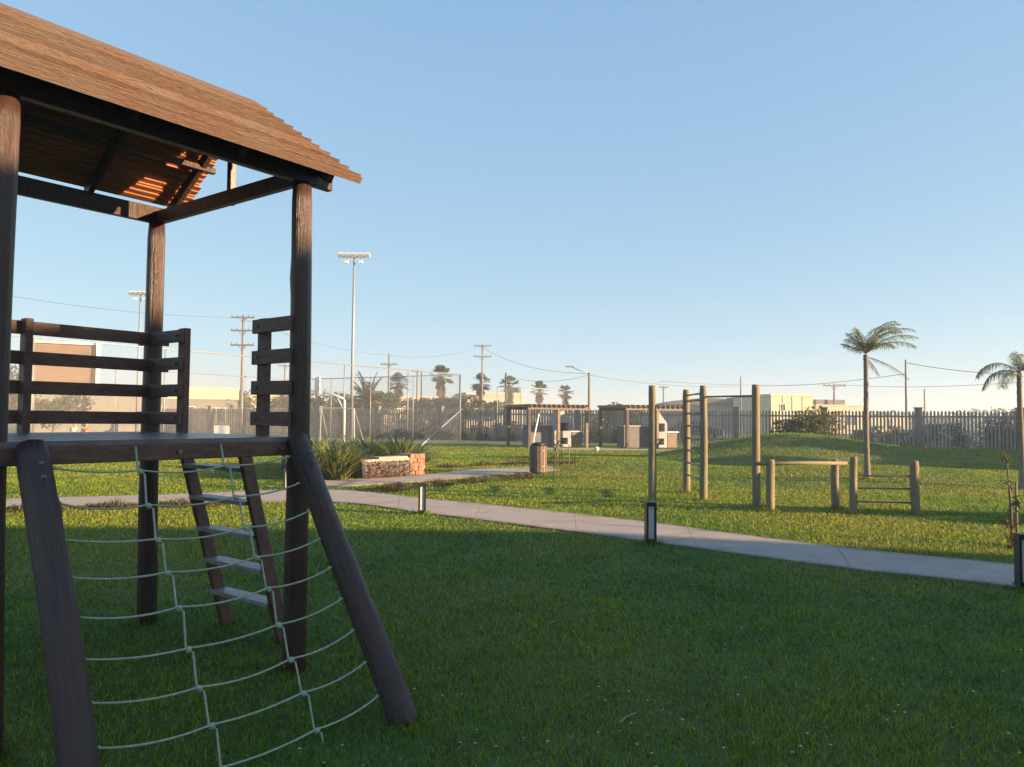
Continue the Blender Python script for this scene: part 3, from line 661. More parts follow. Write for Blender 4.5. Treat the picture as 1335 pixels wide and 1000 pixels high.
# shrubs and hedges along / behind the fence
FY = lambda X: 52.5-.36*(X+3.5)
shrub(gx(1044, 37.5), 1.5, .8, 2.0, 7, 'dark bushy shrub on the mound crest in front of the fence', M_leafd, 2600, .2)
shrub(gx(1076, 36.6), 1.5, .8, 2.1, 8, 'yellow green bush on the mound crest in front of the fence', M_leafy, 2000, .18)
for i, (px, dy, sx, h, m, lab) in enumerate(((690, 2.0, 4.2, 1.5, M_leafy, 'yellow green hedge behind the fence at the left pergola'), (640, 1.6, 3.6, 1.3, M_leafd, 'dark hedge behind the fence left of the pergolas'), (565, 1.5, 4.6, 1.6, M_leafd, 'long dark hedge along the fence behind the court corner'),
        (800, 1.2, 4.0, 2.1, M_leafd, 'tall dark shrub behind the fence between the pergolas'), (1180, 1.6, 5.0, 1.3, M_leafd, 'dark shrub behind the fence right of the windswept palm'), (1260, 1.6, 5.5, 1.6, M_leafd, 'dark shrub behind the fence toward the right'), (1320, 1.6, 3.4, 2.2, M_leafd, 'tall dark shrub behind the fence at the right edge'),
        (455, 3., 6., 2.2, M_leafd, 'large dark hedge beyond the sports court'), (350, 8., 7, 2.2, M_leaf, 'green hedge beyond the court near the tower railing'))):
    d = ray(px, 560); d /= d.y; Y = (52.5-.36*3.5)/(1+.36*d.x)+dy; shrub(Vector((d.x*Y, Y, 0)), sx, .9, h, 60+i, lab, m, int(900+350*sx), .2, group='shrubs and hedges along the fence', rz=math.atan(-.36))
for i, (px, sx, h, lab) in enumerate(((530, 7, .75, 'low dark strip of leaves at the foot of the fence, behind the court corner'), (640, 7.5, .6, 'low dark strip of leaves at the foot of the fence, left of the left pergola'), (800, 3.5, 1.0, 'low dark strip of leaves at the foot of the fence between the pergolas'))):
    d = ray(px, 560); d /= d.y; Y = (52.5-.36*3.5)/(1+.36*d.x)-.5; shrub(Vector((d.x*Y, Y, 0)), sx, .5, h, 160+i, lab, M_leafd, 1800, .14, name='hedge', group='shrubs and hedges along the fence', rz=math.atan(-.36))  # low leaf strip that draws the dark band along the fence foot
# ------------------------------------------------------------ perimeter fence
FN = empty('picket_fence', (-3.5, 52.5, 0), math.atan(-.36), 'long precast picket fence with grey pillars along the far lawn edge', 'fence')
kx = 1/math.cos(math.atan(.36)); x0 = -26.0; Lb = 4.9; rr = random.Random(9)
for b in range(13):
    xa = x0+b*Lb; wx = -3.5+xa/kx; wy = FY(wx); z0 = gz(wx, wy)
    pl = MB().b2((xa-.17, -.17, z0-.1), (xa+.17, .17, 2.22)).b2((xa-.21, -.21, 2.22), (xa+.21, .21, 2.30)); pl.build('pillar', M_pillar, FN)
    if b == 12: break
    mb = MB(); n = 25; s = (Lb-.34)/n
    for k in range(n):
        xc = xa+.17+s*(k+.5); h = 2.12+rr.uniform(-.02, .02); hw = .052
        vs = [(xc-hw, -.03, .03), (xc+hw, -.03, .03), (xc+hw, -.03, h-.09), (xc, -.03, h), (xc-hw, -.03, h-.09)]
        vs += [(a, .03, c) for a, _, c in vs]
        mb.add(vs, [(0, 1, 2, 3, 4), (9, 8, 7, 6, 5)]+[(i, i+5, (i+1) % 5+5, (i+1) % 5) for i in range(5)])
    mb.build('picket_panel', M_pick, FN)
    for z in (.35, 1.78): MB().b2((xa+.17, .031, z-.05), (xa+Lb-.17, .09, z+.05)).build('fence_rail', M_pillar, FN)

# ------------------------------------------------------------ sports court
cdir = Vector((.54, .84, 0)).normalized(); cper = Vector((-cdir.y, cdir.x, 0)); cc = Vector((-3.2, 47.8, 0)); CL = 40.; CW = 15.
tag(MB().add([tuple(cc+Vector((0, 0, .012))), tuple(cc-cdir*CL+Vector((0, 0, .012))), tuple(cc-cdir*CL+cper*CW+Vector((0, 0, .012))), tuple(cc+cper*CW+Vector((0, 0, .012)))], [(0, 1, 2, 3)]).build('court_floor', M_court), 'flat green sports court', 'court', kind='structure')
def wire_fence(p0, p1, h, n, label, npost_r=.03):
    P = empty('chain_link_fence', p0, math.atan2((p1-p0).y, (p1-p0).x), label, 'wire fence', 'wire fence round the sports court'); L = (p1-p0).length
    for i in range(n+1):
        MB().tube([(L*i/n, 0, -.05), (L*i/n, 0, h)], npost_r, 7).build('fence_post', M_galv, P, True)
    MB().tube([(0, 0, h), (L, 0, h)], .03, 7).build('top_rail', M_galv, P, True)
    o = MB().add([(0, .035, .02), (L, .035, .02), (L, .035, h), (0, .035, h)], [(0, 1, 2, 3)]).build('wire_mesh', M_mesh, P)
    uvl = o.data.uv_layers.new(name='UVMap')
    for li, co in zip(range(4), ((0, 0), (L, 0), (L, h), (0, h))): uvl.data[li].uv = co
wire_fence(cc, cc-cdir*CL, 4.2, 8, 'tall wire fence on the near side of the court, seen behind the tower')
wire_fence(cc+cper*.08, cc+cper*CW, 4.2, 4, 'wire fence across the far end of the court')
wire_fence(cc+cper*CW-cdir*.08, cc+cper*CW-cdir*CL, 4.2, 9, 'tall wire fence on the far side of the court')
tag(MB().tube([cc+Vector((0, -.1, 1.95)), gx(548, 40.2)+Vector((0, 0, .0))], .045, 8).build('brace_pole', M_galv, None, True), 'long sloping brace pole at the court corner', 'brace pole')
wire_fence(gx(648, 66), gx(735, 70), 4.2, 3, 'small distant wire fence behind the fan palms')
def floodlight(px, base_y, top_y, Y, hw, label):
    b = gx(px, Y); P = empty('floodlight_pole', b, 0, label, 'floodlight', 'floodlight poles at the court'); h = at(px, top_y, Y).z
    MB().tube([(0, 0, 0), (0, 0, h*.5), (0, 0, h)], [.11, .09, .06], 10).build('pole', M_galv, P, True)
    MB().beam((-hw, 0, h), (hw, 0, h), .08, .08).build('crossbar', M_galv, P)
    n = 5
    for i in range(n):
        x = lerp(-hw*.92, hw*.92, i/(n-1)); r = Matrix.Rotation(R(35), 3, 'X')
        l_ = MB(); l_.box((x, -.12, h+.10), (hw*.36, .16, .28), r); ob = l_.build('lamp_head', M_lamp, P)
        MB().box((x, -.215, h+.035), (hw*.30, .02, .22), r).build('lens', M_frost, ob)
    for s in (-.45, .45):
        MB().tube([(s*hw, 0, h), (s*hw*1.1, -.1, h-.3)], .03, 6).build('bracket', M_galv, P)
        MB().box((s*hw*1.1, -.12, h-.36), (.22, .2, .2)).build('lamp_head', M_lamp, P)
floodlight(458, 570, 335, 50, .95, 'tall floodlight pole with a row of lamps right of the tower')
floodlight(178, 570, 384, 60, .78, 'floodlight pole seen above the tower railing')
# basketball hoop
def hoopf():
    b = gx(448.5, 45); P = empty('basketball_hoop', b, 0, 'white gooseneck basketball hoop inside the court', 'basketball hoop'); Y = 45
    zt_ = at(448, 520, Y).z; xa = at(423, 510, Y)
    MB().tube([(0, 0, 0), (0, 0, zt_-.1), (-.12, 0, zt_+.02), (xa.x-b.x, 0, xa.z)], .07, 8).build('pole', M_white, P, True)
    MB().tube([(-.45, 0, zt_+.15), (0, 0, zt_-.75)], .04, 6).build('strut', M_white, P, True)
    q = at(414, 503, Y); MB().box((q.x-b.x, 0, q.z), (.06, 1.5, 1.0), Matrix.Rotation(R(25), 3, 'Z')).build('backboard', M_white, P)
    c = Vector((q.x-b.x-.3, 0, q.z-.3)); rg_ = [c+Vector((math.cos(a)*.22, math.sin(a)*.22, 0)) for a in np.linspace(0, 2*math.pi, 17)]
    MB().tube(rg_, .02, 6, False).build('rim', M_orange, P, True)
    nt_ = MB()
    for a in np.linspace(0, 2*math.pi, 13)[:-1]: nt_.tube([c+Vector((math.cos(a)*.22, math.sin(a)*.22, 0)), c+Vector((math.cos(a+.4)*.12, math.sin(a+.4)*.12, -.4))], .008, 4)
    nt_.build('net', M_white, P)
hoopf()
def goalf():
    a = gx(417, 43.5); b = gx(462, 43.9); P = empty('football_goal', (a+b)/2, 0, 'white metal football goal behind the spiky plants', 'goal'); o = P.location; h = 2.0
    f = MB(); f.tube([a-o, a-o+Vector((.05, 0, h)), b-o+Vector((-.05, 0, h)), b-o], .05, 8); f.build('frame', M_galv, P)
    MB().tube([a-o+Vector((.05, 0, h)), a-o+Vector((.25, 1.1, 0))], .035, 6).build('back_stay', M_galv, P)
    MB().tube([b-o+Vector((-.05, 0, h)), b-o+Vector((.35, 1.1, 0))], .035, 6).build('back_stay', M_galv, P)
goalf()
# banner on court fence
q = gx(289, 47); tag(MB().box((q.x, q.y, .62), (.92, .05, .62)).build('banner', M_white), 'white panel standing low beyond the court fence', 'panel')

# ------------------------------------------------------------ stone bench / planter and spiky plants
def bench():
    a = gp(472, 625); b = gp(551, 619); P = empty('stone_planter_bench', (a+b)/2, math.atan2((b-a).y, (b-a).x), 'concrete topped planter bench with rough reddish stone pier', 'planter bench')
    L = (b-a).length; rr = random.Random(2)
    MB().b2((-L/2, 0, 0), (L/2-.45, .45, .40)).build('wall', M_slate, P)
    mb = MB(); z = 0
    while z < .5:
        hh = rr.uniform(.07, .13); x = L/2-.50
        while x < L/2:
            ww = rr.uniform(.1, .2); mb.box((min(x+ww/2, L/2-.02), .24, z+hh/2), (ww*.95, .55+rr.uniform(-.03, .03), hh*.93)); x += ww
        z += hh
    mb.build('stone_pier', M_brick, P)
    MB().b2((-L/2-.05, -.03, .405), (L/2-.52, .50, .47)).b2((-L/2+.5, -.05, .475), (L/2-.6, .32, .515)).build('bench_top', M_conc, P)
    mb = MB()
    for i in range(650):
        q = (rr.uniform(-L/2, L/2-.55), -.06-rr.random()*.25, rr.random()**1.3*.42); mb.leaf(q, (rr.uniform(-1, 1), rr.uniform(-1, 1), rr.uniform(0, 1)), (rr.uniform(-1, 1), 1, 1), .09, .035, .4)
    sh = empty('shrub', P.location, P.rotation_euler.z, 'twiggy reddish shrub growing against the planter bench', 'shrub')
    mb.build('foliage', M_red, sh)
    st = MB()
    for i in range(30):
        x = rr.uniform(-L/2, L/2-.6); st.tube([(x, -.12, -.02), (x+rr.uniform(-.1, .1), -.12-rr.random()*.1, rr.uniform(.2, .4))], .006, 4)
    st.build('stems', M_dead, sh)
bench()
def spiky(p, s, seed, mat_=M_strap, n=70):
    rr = random.Random(seed); mb = MB()
    for i in range(n):
        a = rr.uniform(0, 6.28); el = rr.uniform(.7, 1.5); L = rr.uniform(.55, 1.0)*s; d = Vector((math.cos(a)*math.cos(el), math.sin(a)*math.cos(el), math.sin(el)))
        q = Vector((math.cos(a), math.sin(a), 0))*rr.random()*.12; sx = d.cross(Vector((0, 0, 1))).normalized(); pts = []; ww = rr.uniform(.018, .034)
        for j in range(5):
            t = j/4; c = q+d*L*t+Vector((math.cos(a), math.sin(a), 0))*L*.25*t*t+Vector((0, 0, -.3*L*t**3)); h = sx*ww*(1-t**2*.95)
            pts += [c-h, c+h]
        mb.add(pts, [(2*j, 2*j+1, 2*j+3, 2*j+2) for j in range(4)])
    return mb.build('spiky_plant', mat_, None, False, p)
protos = []; rr = random.Random(77)
for i in range(78):
    px = rr.uniform(408, 545); Yp = rr.uniform(20.9, 24)
    if i < 26: px = rr.uniform(402, 452); Yp = rr.uniform(18.2, 20.2)
    p = gx(px, Yp); s = rr.uniform(1.0, 1.3)
    if i < 6:
        o = spiky(p, s, 200+i); protos.append(o)
    else:
        o = rr.choice(protos).copy(); COL.objects.link(o); o.location = p; o.rotation_euler = (0, 0, rr.uniform(0, 6.28)); o.scale = (s, s, s*rr.uniform(.9, 1.1))
    tag(o, 'strap leaved spiky plant in the dense yellow green bed by the planter bench', 'spiky plant', 'spiky plants in the bed')
# ground-cover borders along the paths
def border(name, pts, width, n, h, label, m=M_cover):
    rr = random.Random(len(pts)*7+n); mb = MB()
    for i in range(n):
        k = rr.uniform(0, len(pts)-1.001); j = int(k); c = Vector(pts[j]).lerp(Vector(pts[j+1]), k-j); x = c.x+rr.gauss(0, width*.4); y = c.y+rr.gauss(0, width*.4)
        if inpath(x, y): continue
        hh = h*rr.uniform(.4, 1.15)*(.6+.5*math.sin(k*5.+x*3)); hh = max(.05, hh)
        for q in range(6):
            a = rr.uniform(0, 6.28); el = rr.uniform(.5, 1.4); mb.leaf((x, y, gz(x, y)), (math.cos(a)*math.cos(el), math.sin(a)*math.cos(el), math.sin(el)), (math.cos(a), math.sin(a), 0), hh*rr.uniform(.7, 1.3), .022, .25, 2)
    return tag(mb.build(name, m), label, 'border plants', kind='stuff')
border('border_plants', [gp(470, 643), gp(540, 636), gp(620, 628.5), gp(700, 622)], .42, 1500, .20, 'low brownish border plants along the side path')
border('border_plants', [gp(575, 610), gp(640, 606), gp(700, 604), gp(745, 604)], .5, 800, .2, 'low green plants beyond the side path')
border('border_plants', [Vector((-9.5, 11.3, 0)), Vector((-7.7, 12.1, 0)), Vector((-6.0, 12.8, 0)), Vector((-4.9, 12.9, 0))], .35, 1100, .17, 'low brownish border plants at the near edge of the left path')
# bin
def binf():
    b = gp(701.5, 618); P = empty('litter_bin', b, 0, 'round slatted wooden litter bin with dark liner beside the side path', 'litter bin'); r = .22; h = .70
    mb = MB(); n = 16
    for k in range(n):
        a = 2*math.pi*k/n; mb.box((math.cos(a)*r, math.sin(a)*r, .06+h/2), (.022, .072, h), Matrix.Rotation(a, 3, 'Z'))
    mb.build('slats', M_bin, P)
    MB().tube([(0, 0, .05), (0, 0, .77)], r-.014, 20).build('liner', M_black, P, True)
    for z in (.2, .62): MB().tube([(0, 0, z), (0, 0, z+.03)], r+.014, 20).build('hoop', M_steel, P, True)
    MB().tube([(0, 0, .772), (0, 0, .82), (0, 0, .86)], [r*.92, r*.85, r*.45], 18).build('lid', M_black, P, True)
binf()
q = gx(695, 22.5); tag(MB().tube([q, q+Vector((.02, 0, .9)), q+Vector((.17, 0, 1.62))], [.028, .024, .02], 8).build('bent_post', M_white, None, True), 'white bent post rising behind the litter bin', 'post')
# saplings
def sapling(p, h, label, m=M_leafd, nl=24, seed=1, lean=.1, red=False):
    rr = random.Random(seed); P = empty('sapling', p, 0, label, 'sapling', 'young staked trees on the lawn'); st = MB(); st.tube([(0, 0, -.03), (lean*.3, 0, h*.5), (lean, 0, h)], [.018, .014, .006], 6); mb = MB()
    for i in range(9):
        z = h*rr.uniform(.3, .95); a = rr.uniform(0, 6.28); e = Vector((math.cos(a)*.22, math.sin(a)*.22, rr.uniform(.1, .3)))*h*.5; s0 = Vector((lean*z/h, 0, z)); st.tube([s0, s0+e*.6, s0+e], [.008, .005, .003], 4)
        for k in range(nl//8): mb.leaf(s0+e*rr.uniform(.3, 1), (rr.uniform(-1, 1), rr.uniform(-1, 1), rr.uniform(-.8, .5)), (0, 1, 1), .09, .035, .4)
    st.build('stem', M_bark, P, True); mb.build('leaves', m, P)
    MB().tube([(.09, .05, -.02), (.09, .05, h*.72)], .014, 6).build('stake', M_pine, P, True)
sapling(gp(722, 624), 1.15, 'bare staked sapling right of the litter bin', seed=3)
sapling(gp(738, 612), 1.0, 'thin crooked sapling on the grass beyond the litter bin', seed=5, lean=-.35)
sapling(gp(1320, 712), 1.08, 'thin pale stemmed sapling with few leaves by the path at right', seed=8, lean=-.05)
# small red plant beside the right sapling
rr = random.Random(6); mb = MB(); p = gp(1319, 716)
for i in range(60):
    mb.leaf(Vector((rr.uniform(-.05, .05), rr.uniform(-.05, .05), rr.random()*.34)), (rr.uniform(-1, 1), rr.uniform(-1, 1), rr.uniform(-.5, 1)), (0, 1, 1), .07, .03, .4)
mb.tube([(0, 0, 0), (0, 0, .32)], .006, 5)
tag(mb.build('red_leaf_plant', M_red, None, False, p), 'small reddish leaved plant at the foot of the right sapling', 'plant')
# park bench seen through the ladder
def parkbench():
    p = gp(342, 613); P = empty('park_bench', p, R(8), 'pale slatted park bench seen through the ladder steps', 'bench')
    for s in (-.55, .55):
        MB().b2((s-.03, -.02, 0), (s+.03, .03, .42)).b2((s-.03, .33, 0), (s+.03, .38, .80)).b2((s-.03, .03, .36), (s+.03, .33, .41)).build('leg', M_black, P)
    mb = MB()
    for k in range(4): mb.b2((-.75, -.03+k*.11, .421), (.75, .055+k*.11, .45))
    mb.build('seat', M_frost, P); mb = MB()
    for k in range(3): mb.b2((-.75, .30, .52+k*.1), (.75, .329, .60+k*.1))
    mb.build('backrest', M_frost, P)
parkbench()

# ------------------------------------------------------------ pergolas with barbecues
def pergola(px, Y, rz, W, D, label, bl):
    p = gx(px, Y); P = empty('pergola', p, rz, label, 'pergola', 'wooden barbecue pergolas by the far fence'); H = 2.12
    for x, y in ((-W/2, -D/2), (W/2, -D/2), (-W/2, D/2), (W/2, D/2), (0, -D/2)):
        MB().b2((x-.07, y-.07, -.05), (x+.07, y+.07, H-.16)).build('post', M_perg if (x > -.1) else M_post_shade, P)  # left posts take the darker copy, shade put into their colour
    for y in (-D/2, D/2): MB().b2((-W/2-.08, y-.045, H-.16), (W/2+.08, y+.045, H)).build('beam', M_post_shade if y > 0 else M_perg, P)  # far beam takes the shade-coloured copy too
    for k in range(13):
        x = lerp(-W/2, W/2, k/12); MB().b2((x-.025, -D/2-.3, H+.002), (x+.025, D/2+.3, H+.11)).build('rafter', M_perg, P)
    # masonry barbecue standing under it
    c = P.matrix_basis @ Vector((W*.27, D*.12, 0))
    G = empty('barbecue', c, rz, bl, 'barbecue', 'masonry barbecues under the pergolas')
    body = MB(); w_, d_ = .5, .42
    body.b2((-w_, -d_, 0), (w_, d_, .16)); body.b2((-w_, -d_, .16), (-w_+.2, d_, .5)); body.b2((w_-.2, -d_, .16), (w_, d_, .5)); body.b2((-w_+.2, 0, .16), (w_-.2, d_, .5))
    body.b2((-w_, -d_, .5), (w_, d_, .86)); body.b2((-w_, -d_, .86), (-w_+.16, d_, 1.3)); body.b2((w_-.16, -d_, .86), (w_, d_, 1.3)); body.b2((-w_+.16, 0, .86), (w_-.16, d_, 1.3))
    body.build('body', M_grey, G)
    a = [(-w_, -d_, 1.3), (w_, -d_, 1.3), (w_, d_, 1.3), (-w_, d_, 1.3), (-.2, -.15, 1.85), (.2, -.15, 1.85), (.2, .2, 1.85), (-.2, .2, 1.85), (-.2, -.15, 2.9), (.2, -.15, 2.9), (.2, .2, 2.9), (-.2, .2, 2.9)]
    hz = 2.0
    a = a[:8]+[(v[0], v[1], hz) for v in a[8:]]
    MB().add(a, [(3, 2, 1, 0), (0, 1, 5, 4), (1, 2, 6, 5), (2, 3, 7, 6), (3, 0, 4, 7), (4, 5, 9, 8), (5, 6, 10, 9), (6, 7, 11, 10), (7, 4, 8, 11), (8, 9, 10, 11)]).build('chimney_hood', M_grey, G)
    MB().b2((-w_+.2, -.02, .17), (w_-.2, -.002, .49)).b2((-w_+.16, -.02, .87), (w_-.16, -.002, 1.29)).build('oven_opening', M_black, G)
    MB().b2((w_+.01, -d_, .80), (w_+.75, d_, .86)).build('counter_top', M_white, G)
    MB().b2((w_+.12, -d_+.1, 0), (w_+.70, d_, .798)).build('counter_base', M_perg, G)
    c2 = P.matrix_basis @ Vector((-W*.08, D*.2, 0)); K = empty('counter', c2, rz, 'blue grey counter block under the ' + ('left' if px < 750 else 'right') + ' pergola', 'counter')
    MB().b2((-.75, -.35, 0), (.75, .35, 1.12)).build('base', M_slate, K); MB().b2((-.8, -.4, 1.122), (.8, .4, 1.18)).build('counter_top', M_grey, K)
pergola(713, 40.5, R(24), 3.3, 2.6, 'wooden pergola behind the litter bin with shade coloured into its left side', 'grey masonry barbecue with white counter under the left pergola')
pergola(838, 40.5, R(24), 3.6, 2.6, 'wooden pergola behind the exercise posts, right of its twin', 'grey masonry barbecue partly hidden by the tall exercise posts')
q = gx(778, 36); tag(MB().ball((0, 0, .1), .12, 8, 6, jit=.1).tube([(0, 0, -.02), (0, 0, .05)], .08, 8).build('spot_light', M_lamp, None, True, q), 'small pale ground light on the lawn near the right pergola', 'ground light')

# ------------------------------------------------------------ utility poles and cables
ARM = {}
def upole(px, ty, Y, arms, label, r=.14, armw=1.1, m=M_pole, rz=0.):
    b = gx(px, Y); P = empty('utility_pole', b, rz, label, 'utility pole', 'utility poles beyond the lawn'); h = at(px, ty, Y).z
    MB().tube([(0, 0, -.1), (0, 0, h*.5), (0, 0, h)], [r, r*.85, r*.65], 10).build('pole', m, P, True)
    for ay in arms:
        z = at(px, ay, Y).z; MB().beam((-armw, -.1, z), (armw, -.1, z), .1, .12).build('crossarm', m, P)
        for s in (-.92, -.5, .5, .92): MB().tube([(s*armw, -.1, z+.06), (s*armw, -.1, z+.2)], [.05, .035], 6).build('insulator', M_pillar, P)
        MB().tube([(-.35*armw, -.1, z), (0, -.02, z-.5)], .025, 5).tube([(.35*armw, -.1, z), (0, -.02, z-.5)], .025, 5).build('arm_brace', m, P)
    ARM[px] = (b, h); return P
upole(314, 410, 62, (414, 431, 450), 'tall utility pole with three crossarms beside the tower railing', armw=.95)
upole(506, 461, 84, (475,), 'utility pole with one crossarm near the bushy date palm', armw=.9)
upole(628, 449, 92, (451, 465), 'tall utility pole with two crossarms behind the fan palms', armw=1.05)
upole(543, 482, 100, (484,), 'short utility pole, left of a close pair', armw=.7)
upole(548.5, 484, 96, (), 'plain slim pole, right of a close pair', r=.1)
upole(659, 486, 70, (), 'slim dark post in front of the spreading fan palm', r=.12, m=M_post_shade)
upole(865, 503, 110, (505,), 'distant utility pole between the tall exercise posts', armw=.7)
upole(966, 491, 80, (), 'plain slim pole above the pull up bar', r=.09)
upole(1088, 501, 90, (503,), 'small T shaped utility pole left of the windswept palm', armw=1.3)
upole(1182, 469, 46, (), 'tall slim cable pole at the fence right of the windswept palm', r=.075)
upole(1206, 507, 90, (), 'short distant pole right of the tall cable pole', r=.11)
upole(370, 474, 95, (477,), 'small distant utility pole seen through the short railing', armw=.8)
# street lamp
b = gx(768, 60); P = empty('street_lamp', b, 0, 'street lamp with long arm reaching left above the pergola', 'street lamp'); h = at(768, 486, 60).z
MB().tube([(0, 0, -.1), (0, 0, h)], [.13, .09], 10).build('pole', M_pole, P, True); e = at(745, 478, 60)
MB().tube([(0, 0, h-.15), ((e.x-b.x)*.5, 0, h+.15), (e.x-b.x, 0, e.z)], .035, 6).build('arm', M_galv, P, True)
MB().box((e.x-b.x-.15, 0, e.z), (.6, .22, .1)).build('lamp_head', M_galv, P)
def cable(p0, p1, sag, label, r=.016):
    pts = [p0.lerp(p1, i/16)-Vector((0, 0, sag*4*(i/16)*(1-i/16))) for i in range(17)]
    tag(MB().tube(pts, r, 5).build('cable', M_wire, None, True), label, 'cable', 'overhead cables')
cable(at(1182, 473, 46), at(1300, 487, 46), .1, 'cable from the tall slim pole to the right edge, highest', .02)
cable(at(1300, 487, 46), at(1480, 500, 46), .1, 'cable continuing past the right edge palm', .02)
cable(at(986, 503, 80), at(1182, 487, 46), .25, 'cable rising from the exercise posts to the tall slim pole', .017)
cable(at(860, 497, 80), at(1088, 500, 90), .3, 'cable crossing above the tall exercise posts', .02)
cable(at(1088, 501, 90), at(1400, 492, 60), .5, 'lower cable running behind the windswept palm', .02)
cable(at(628, 452, 92), at(768, 487, 60), .8, 'cable from two armed pole down to the street lamp', .017)
cable(at(768, 489, 60), at(966, 503, 80), .4, 'cable from the street lamp toward the exercise posts', .017)
cable(at(314, 414, 62), at(506, 463, 84), .6, 'upper cable between the three armed pole and the next pole', .014)
cable(at(314, 414, 62), at(-60, 372, 50), .5, 'upper cable from the three armed pole to the left edge', .014)
cable(at(506, 463, 84), at(628, 451, 92), .7, 'cable between the one armed and two armed poles', .016)
cable(at(659, 490, 70), at(768, 489, 60), .5, 'cable from the slim dark post to the street lamp', .014)
# ------------------------------------------------------------ buildings
def facade(name, p, rz, W, D, H, m, label, wins=(), parapet=.25, cap=None, cat='building', group='houses beyond the lawn'):
    P = empty(name, p, rz, label, cat, group)
    MB().b2((-W/2, 0, -.1), (W/2, D, H)).build('wall', m, P)
    MB().b2((-W/2-.08, -.08, H+.002), (W/2+.08, D+.08, H+parapet)).build('roof', cap or m, P)
    for (x, z, w_, h_) in wins:
        f = MB(); f.b2((x-w_/2-.06, -.05, z-.06), (x+w_/2+.06, -.004, z)).b2((x-w_/2-.06, -.05, z+h_), (x+w_/2+.06, -.004, z+h_+.06)).b2((x-w_/2-.06, -.05, z), (x-w_/2, -.004, z+h_)).b2((x+w_/2, -.05, z), (x+w_/2+.06, -.004, z+h_)).b2((x-.025, -.05, z), (x+.025, -.004, z+h_))
        fo = f.build('window', M_white, P); MB().b2((x-w_/2, -.02, z), (x+w_/2, -.003, z+h_)).build('pane', M_glass, fo)
    return P
# modern house behind the railing: grey ground floor, brown boarded upper box with white edge
b = gx(130, 62); P = facade('house', b, R(30), 9.0, 8, 3.3, M_wallg, 'modern house behind the railing with brown boarded upper box above grey wall', ((-3.4, 1., 1.2, 1.2),), .3, M_white)
xl = at(50, 470, 62).x-b.x; xr = at(126, 470, 62).x-b.x
MB().b2((xl, -.5, 3.62), (xr, 6, at(90, 452, 62).z)).build('upper_box', M_siding, P)
MB().b2((xr+.002, -.62, 3.62), (xr+.30, 6.1, at(90, 448, 62).z)).b2((xl, -.62, at(90, 451, 62).z+.003), (xr, 6.1, at(90, 448, 62).z)).build('white_edge', M_white, P)
b = gx(215, 68); facade('house', b, R(22), 12.0, 8, 3.0, M_wallg, 'long cream house with deep parapet behind the left tower posts', ((-1, .9, 1.6, 1.3), (1.8, .2, 1.1, 2.1), (4.2, .9, 1.6, 1.3)), 1.1, M_cream)
b = gx(262, 72); facade('house', b, R(22), 5.2, 8, 2.7, M_wallg, 'cream flat roofed house seen between rail post and utility pole', ((-1, .9, 1.4, 1.3), (1.4, .2, 1., 2.1)), 1.4, M_cream)
b = gx(360, 78); facade('house', b, R(22), 6., 7, 3.2, M_cream2, 'pale house hidden mostly by the right tower post', ((-1, .9, 1.4, 1.3),), .5)
b = gx(504, 88); facade('house', b, R(22), 5., 7, 2.2, M_cream, 'small bright cream house wall beside the red brick chimney', ((1, .9, 1., 1.),), .4)
b = gx(491, 63); P = empty('brick_chimney', b, R(10), 'dark red brick chimney stack beyond the court', 'chimney'); MB().b2((-.36, -.36, 0), (.36, .36, at(491, 512, 63).z)).build('stack', M_brick, P); MB().b2((-.44, -.44, at(491, 512, 63).z+.002), (.44, .44, at(491, 509.5, 63).z)).build('cap', M_slate, P)
b = gx(585, 128); facade('warehouse', b, R(14), 26., 10, at(560, 521, 128).z, M_cream, 'long low cream building behind the fan palms', ((-8, 1., 2, 1.4), (-3, 1., 2, 1.4), (4, 1., 2, 1.4)), .5)
b = gx(645, 118); facade('warehouse', b, R(14), 9., 10, at(640, 516, 118).z, M_cream2, 'cream building between the middle fan palms', ((-2, 1., 2, 1.4),), .5)
b = gx(535, 105); facade('house', b, R(14), 4., 6, 3.2, M_cream, 'small cream house between the first and second fan palms', ((0, 1., 1., 1.2),), .3)
# arched roof shed behind the exercise posts
b = gx(925, 96); P = empty('shed', b, 0, 'grey shed with low curved roof behind the exercise posts', 'shed', 'houses beyond the lawn'); W = 11.2; hz = at(925, 528, 96).z
MB().b2((-W/2, 0, -.1), (W/2, 8, hz)).build('wall', M_grey, P)
vs = []; n = 16
for j in (0, 1):
    for i in range(n+1):
        a = i/n; vs.append((lerp(-W/2-.3, W/2+.3, a), -.3+j*8.6, hz+.01+(at(925, 519, 96).z-hz)*math.sin(math.pi*a)**.8))
fs = [(i, i+1, n+2+i, n+1+i) for i in range(n)]+[tuple(range(n+1))[::-1], tuple(range(n+1, 2*n+2))]
MB().add(vs, fs).build('roof', M_slate, P)
b = gx(990, 92); facade('house', b, 0, 3.2, 8, at(990, 519, 92).z, M_grey, 'narrow grey block at the left end of the big cream building', (), .2, M_slate)
b = gx(1033, 86); P = facade('warehouse', b, R(14), 5.3, 8, at(1033, 517, 86).z, M_cream, 'tall blocky cream building behind the right exercise post', ((-1.2, 2.6, .6, .7),), .25, M_cream)
for x in (-1.2, 0., 1.3): MB().b2((x-.03, -.05, .1), (x+.03, -.006, at(1033, 517, 86).z)).build('facade_joint', M_cream2, P)
b = gx(1095, 90); P = facade('warehouse', b, R(14), 6.2, 8, at(1095, 530, 90).z, M_cream2, 'lower cream building with dark grey roof band left of the palm', ((-1, 1., 1.2, 1.2), (1.5, 1., 1.2, 1.2)), .2)
MB().b2((-2.7, .6, at(1095, 530, 90).z+.21), (1.2, 6, at(1095, 521, 90).z)).build('roof_band', M_slate, P)
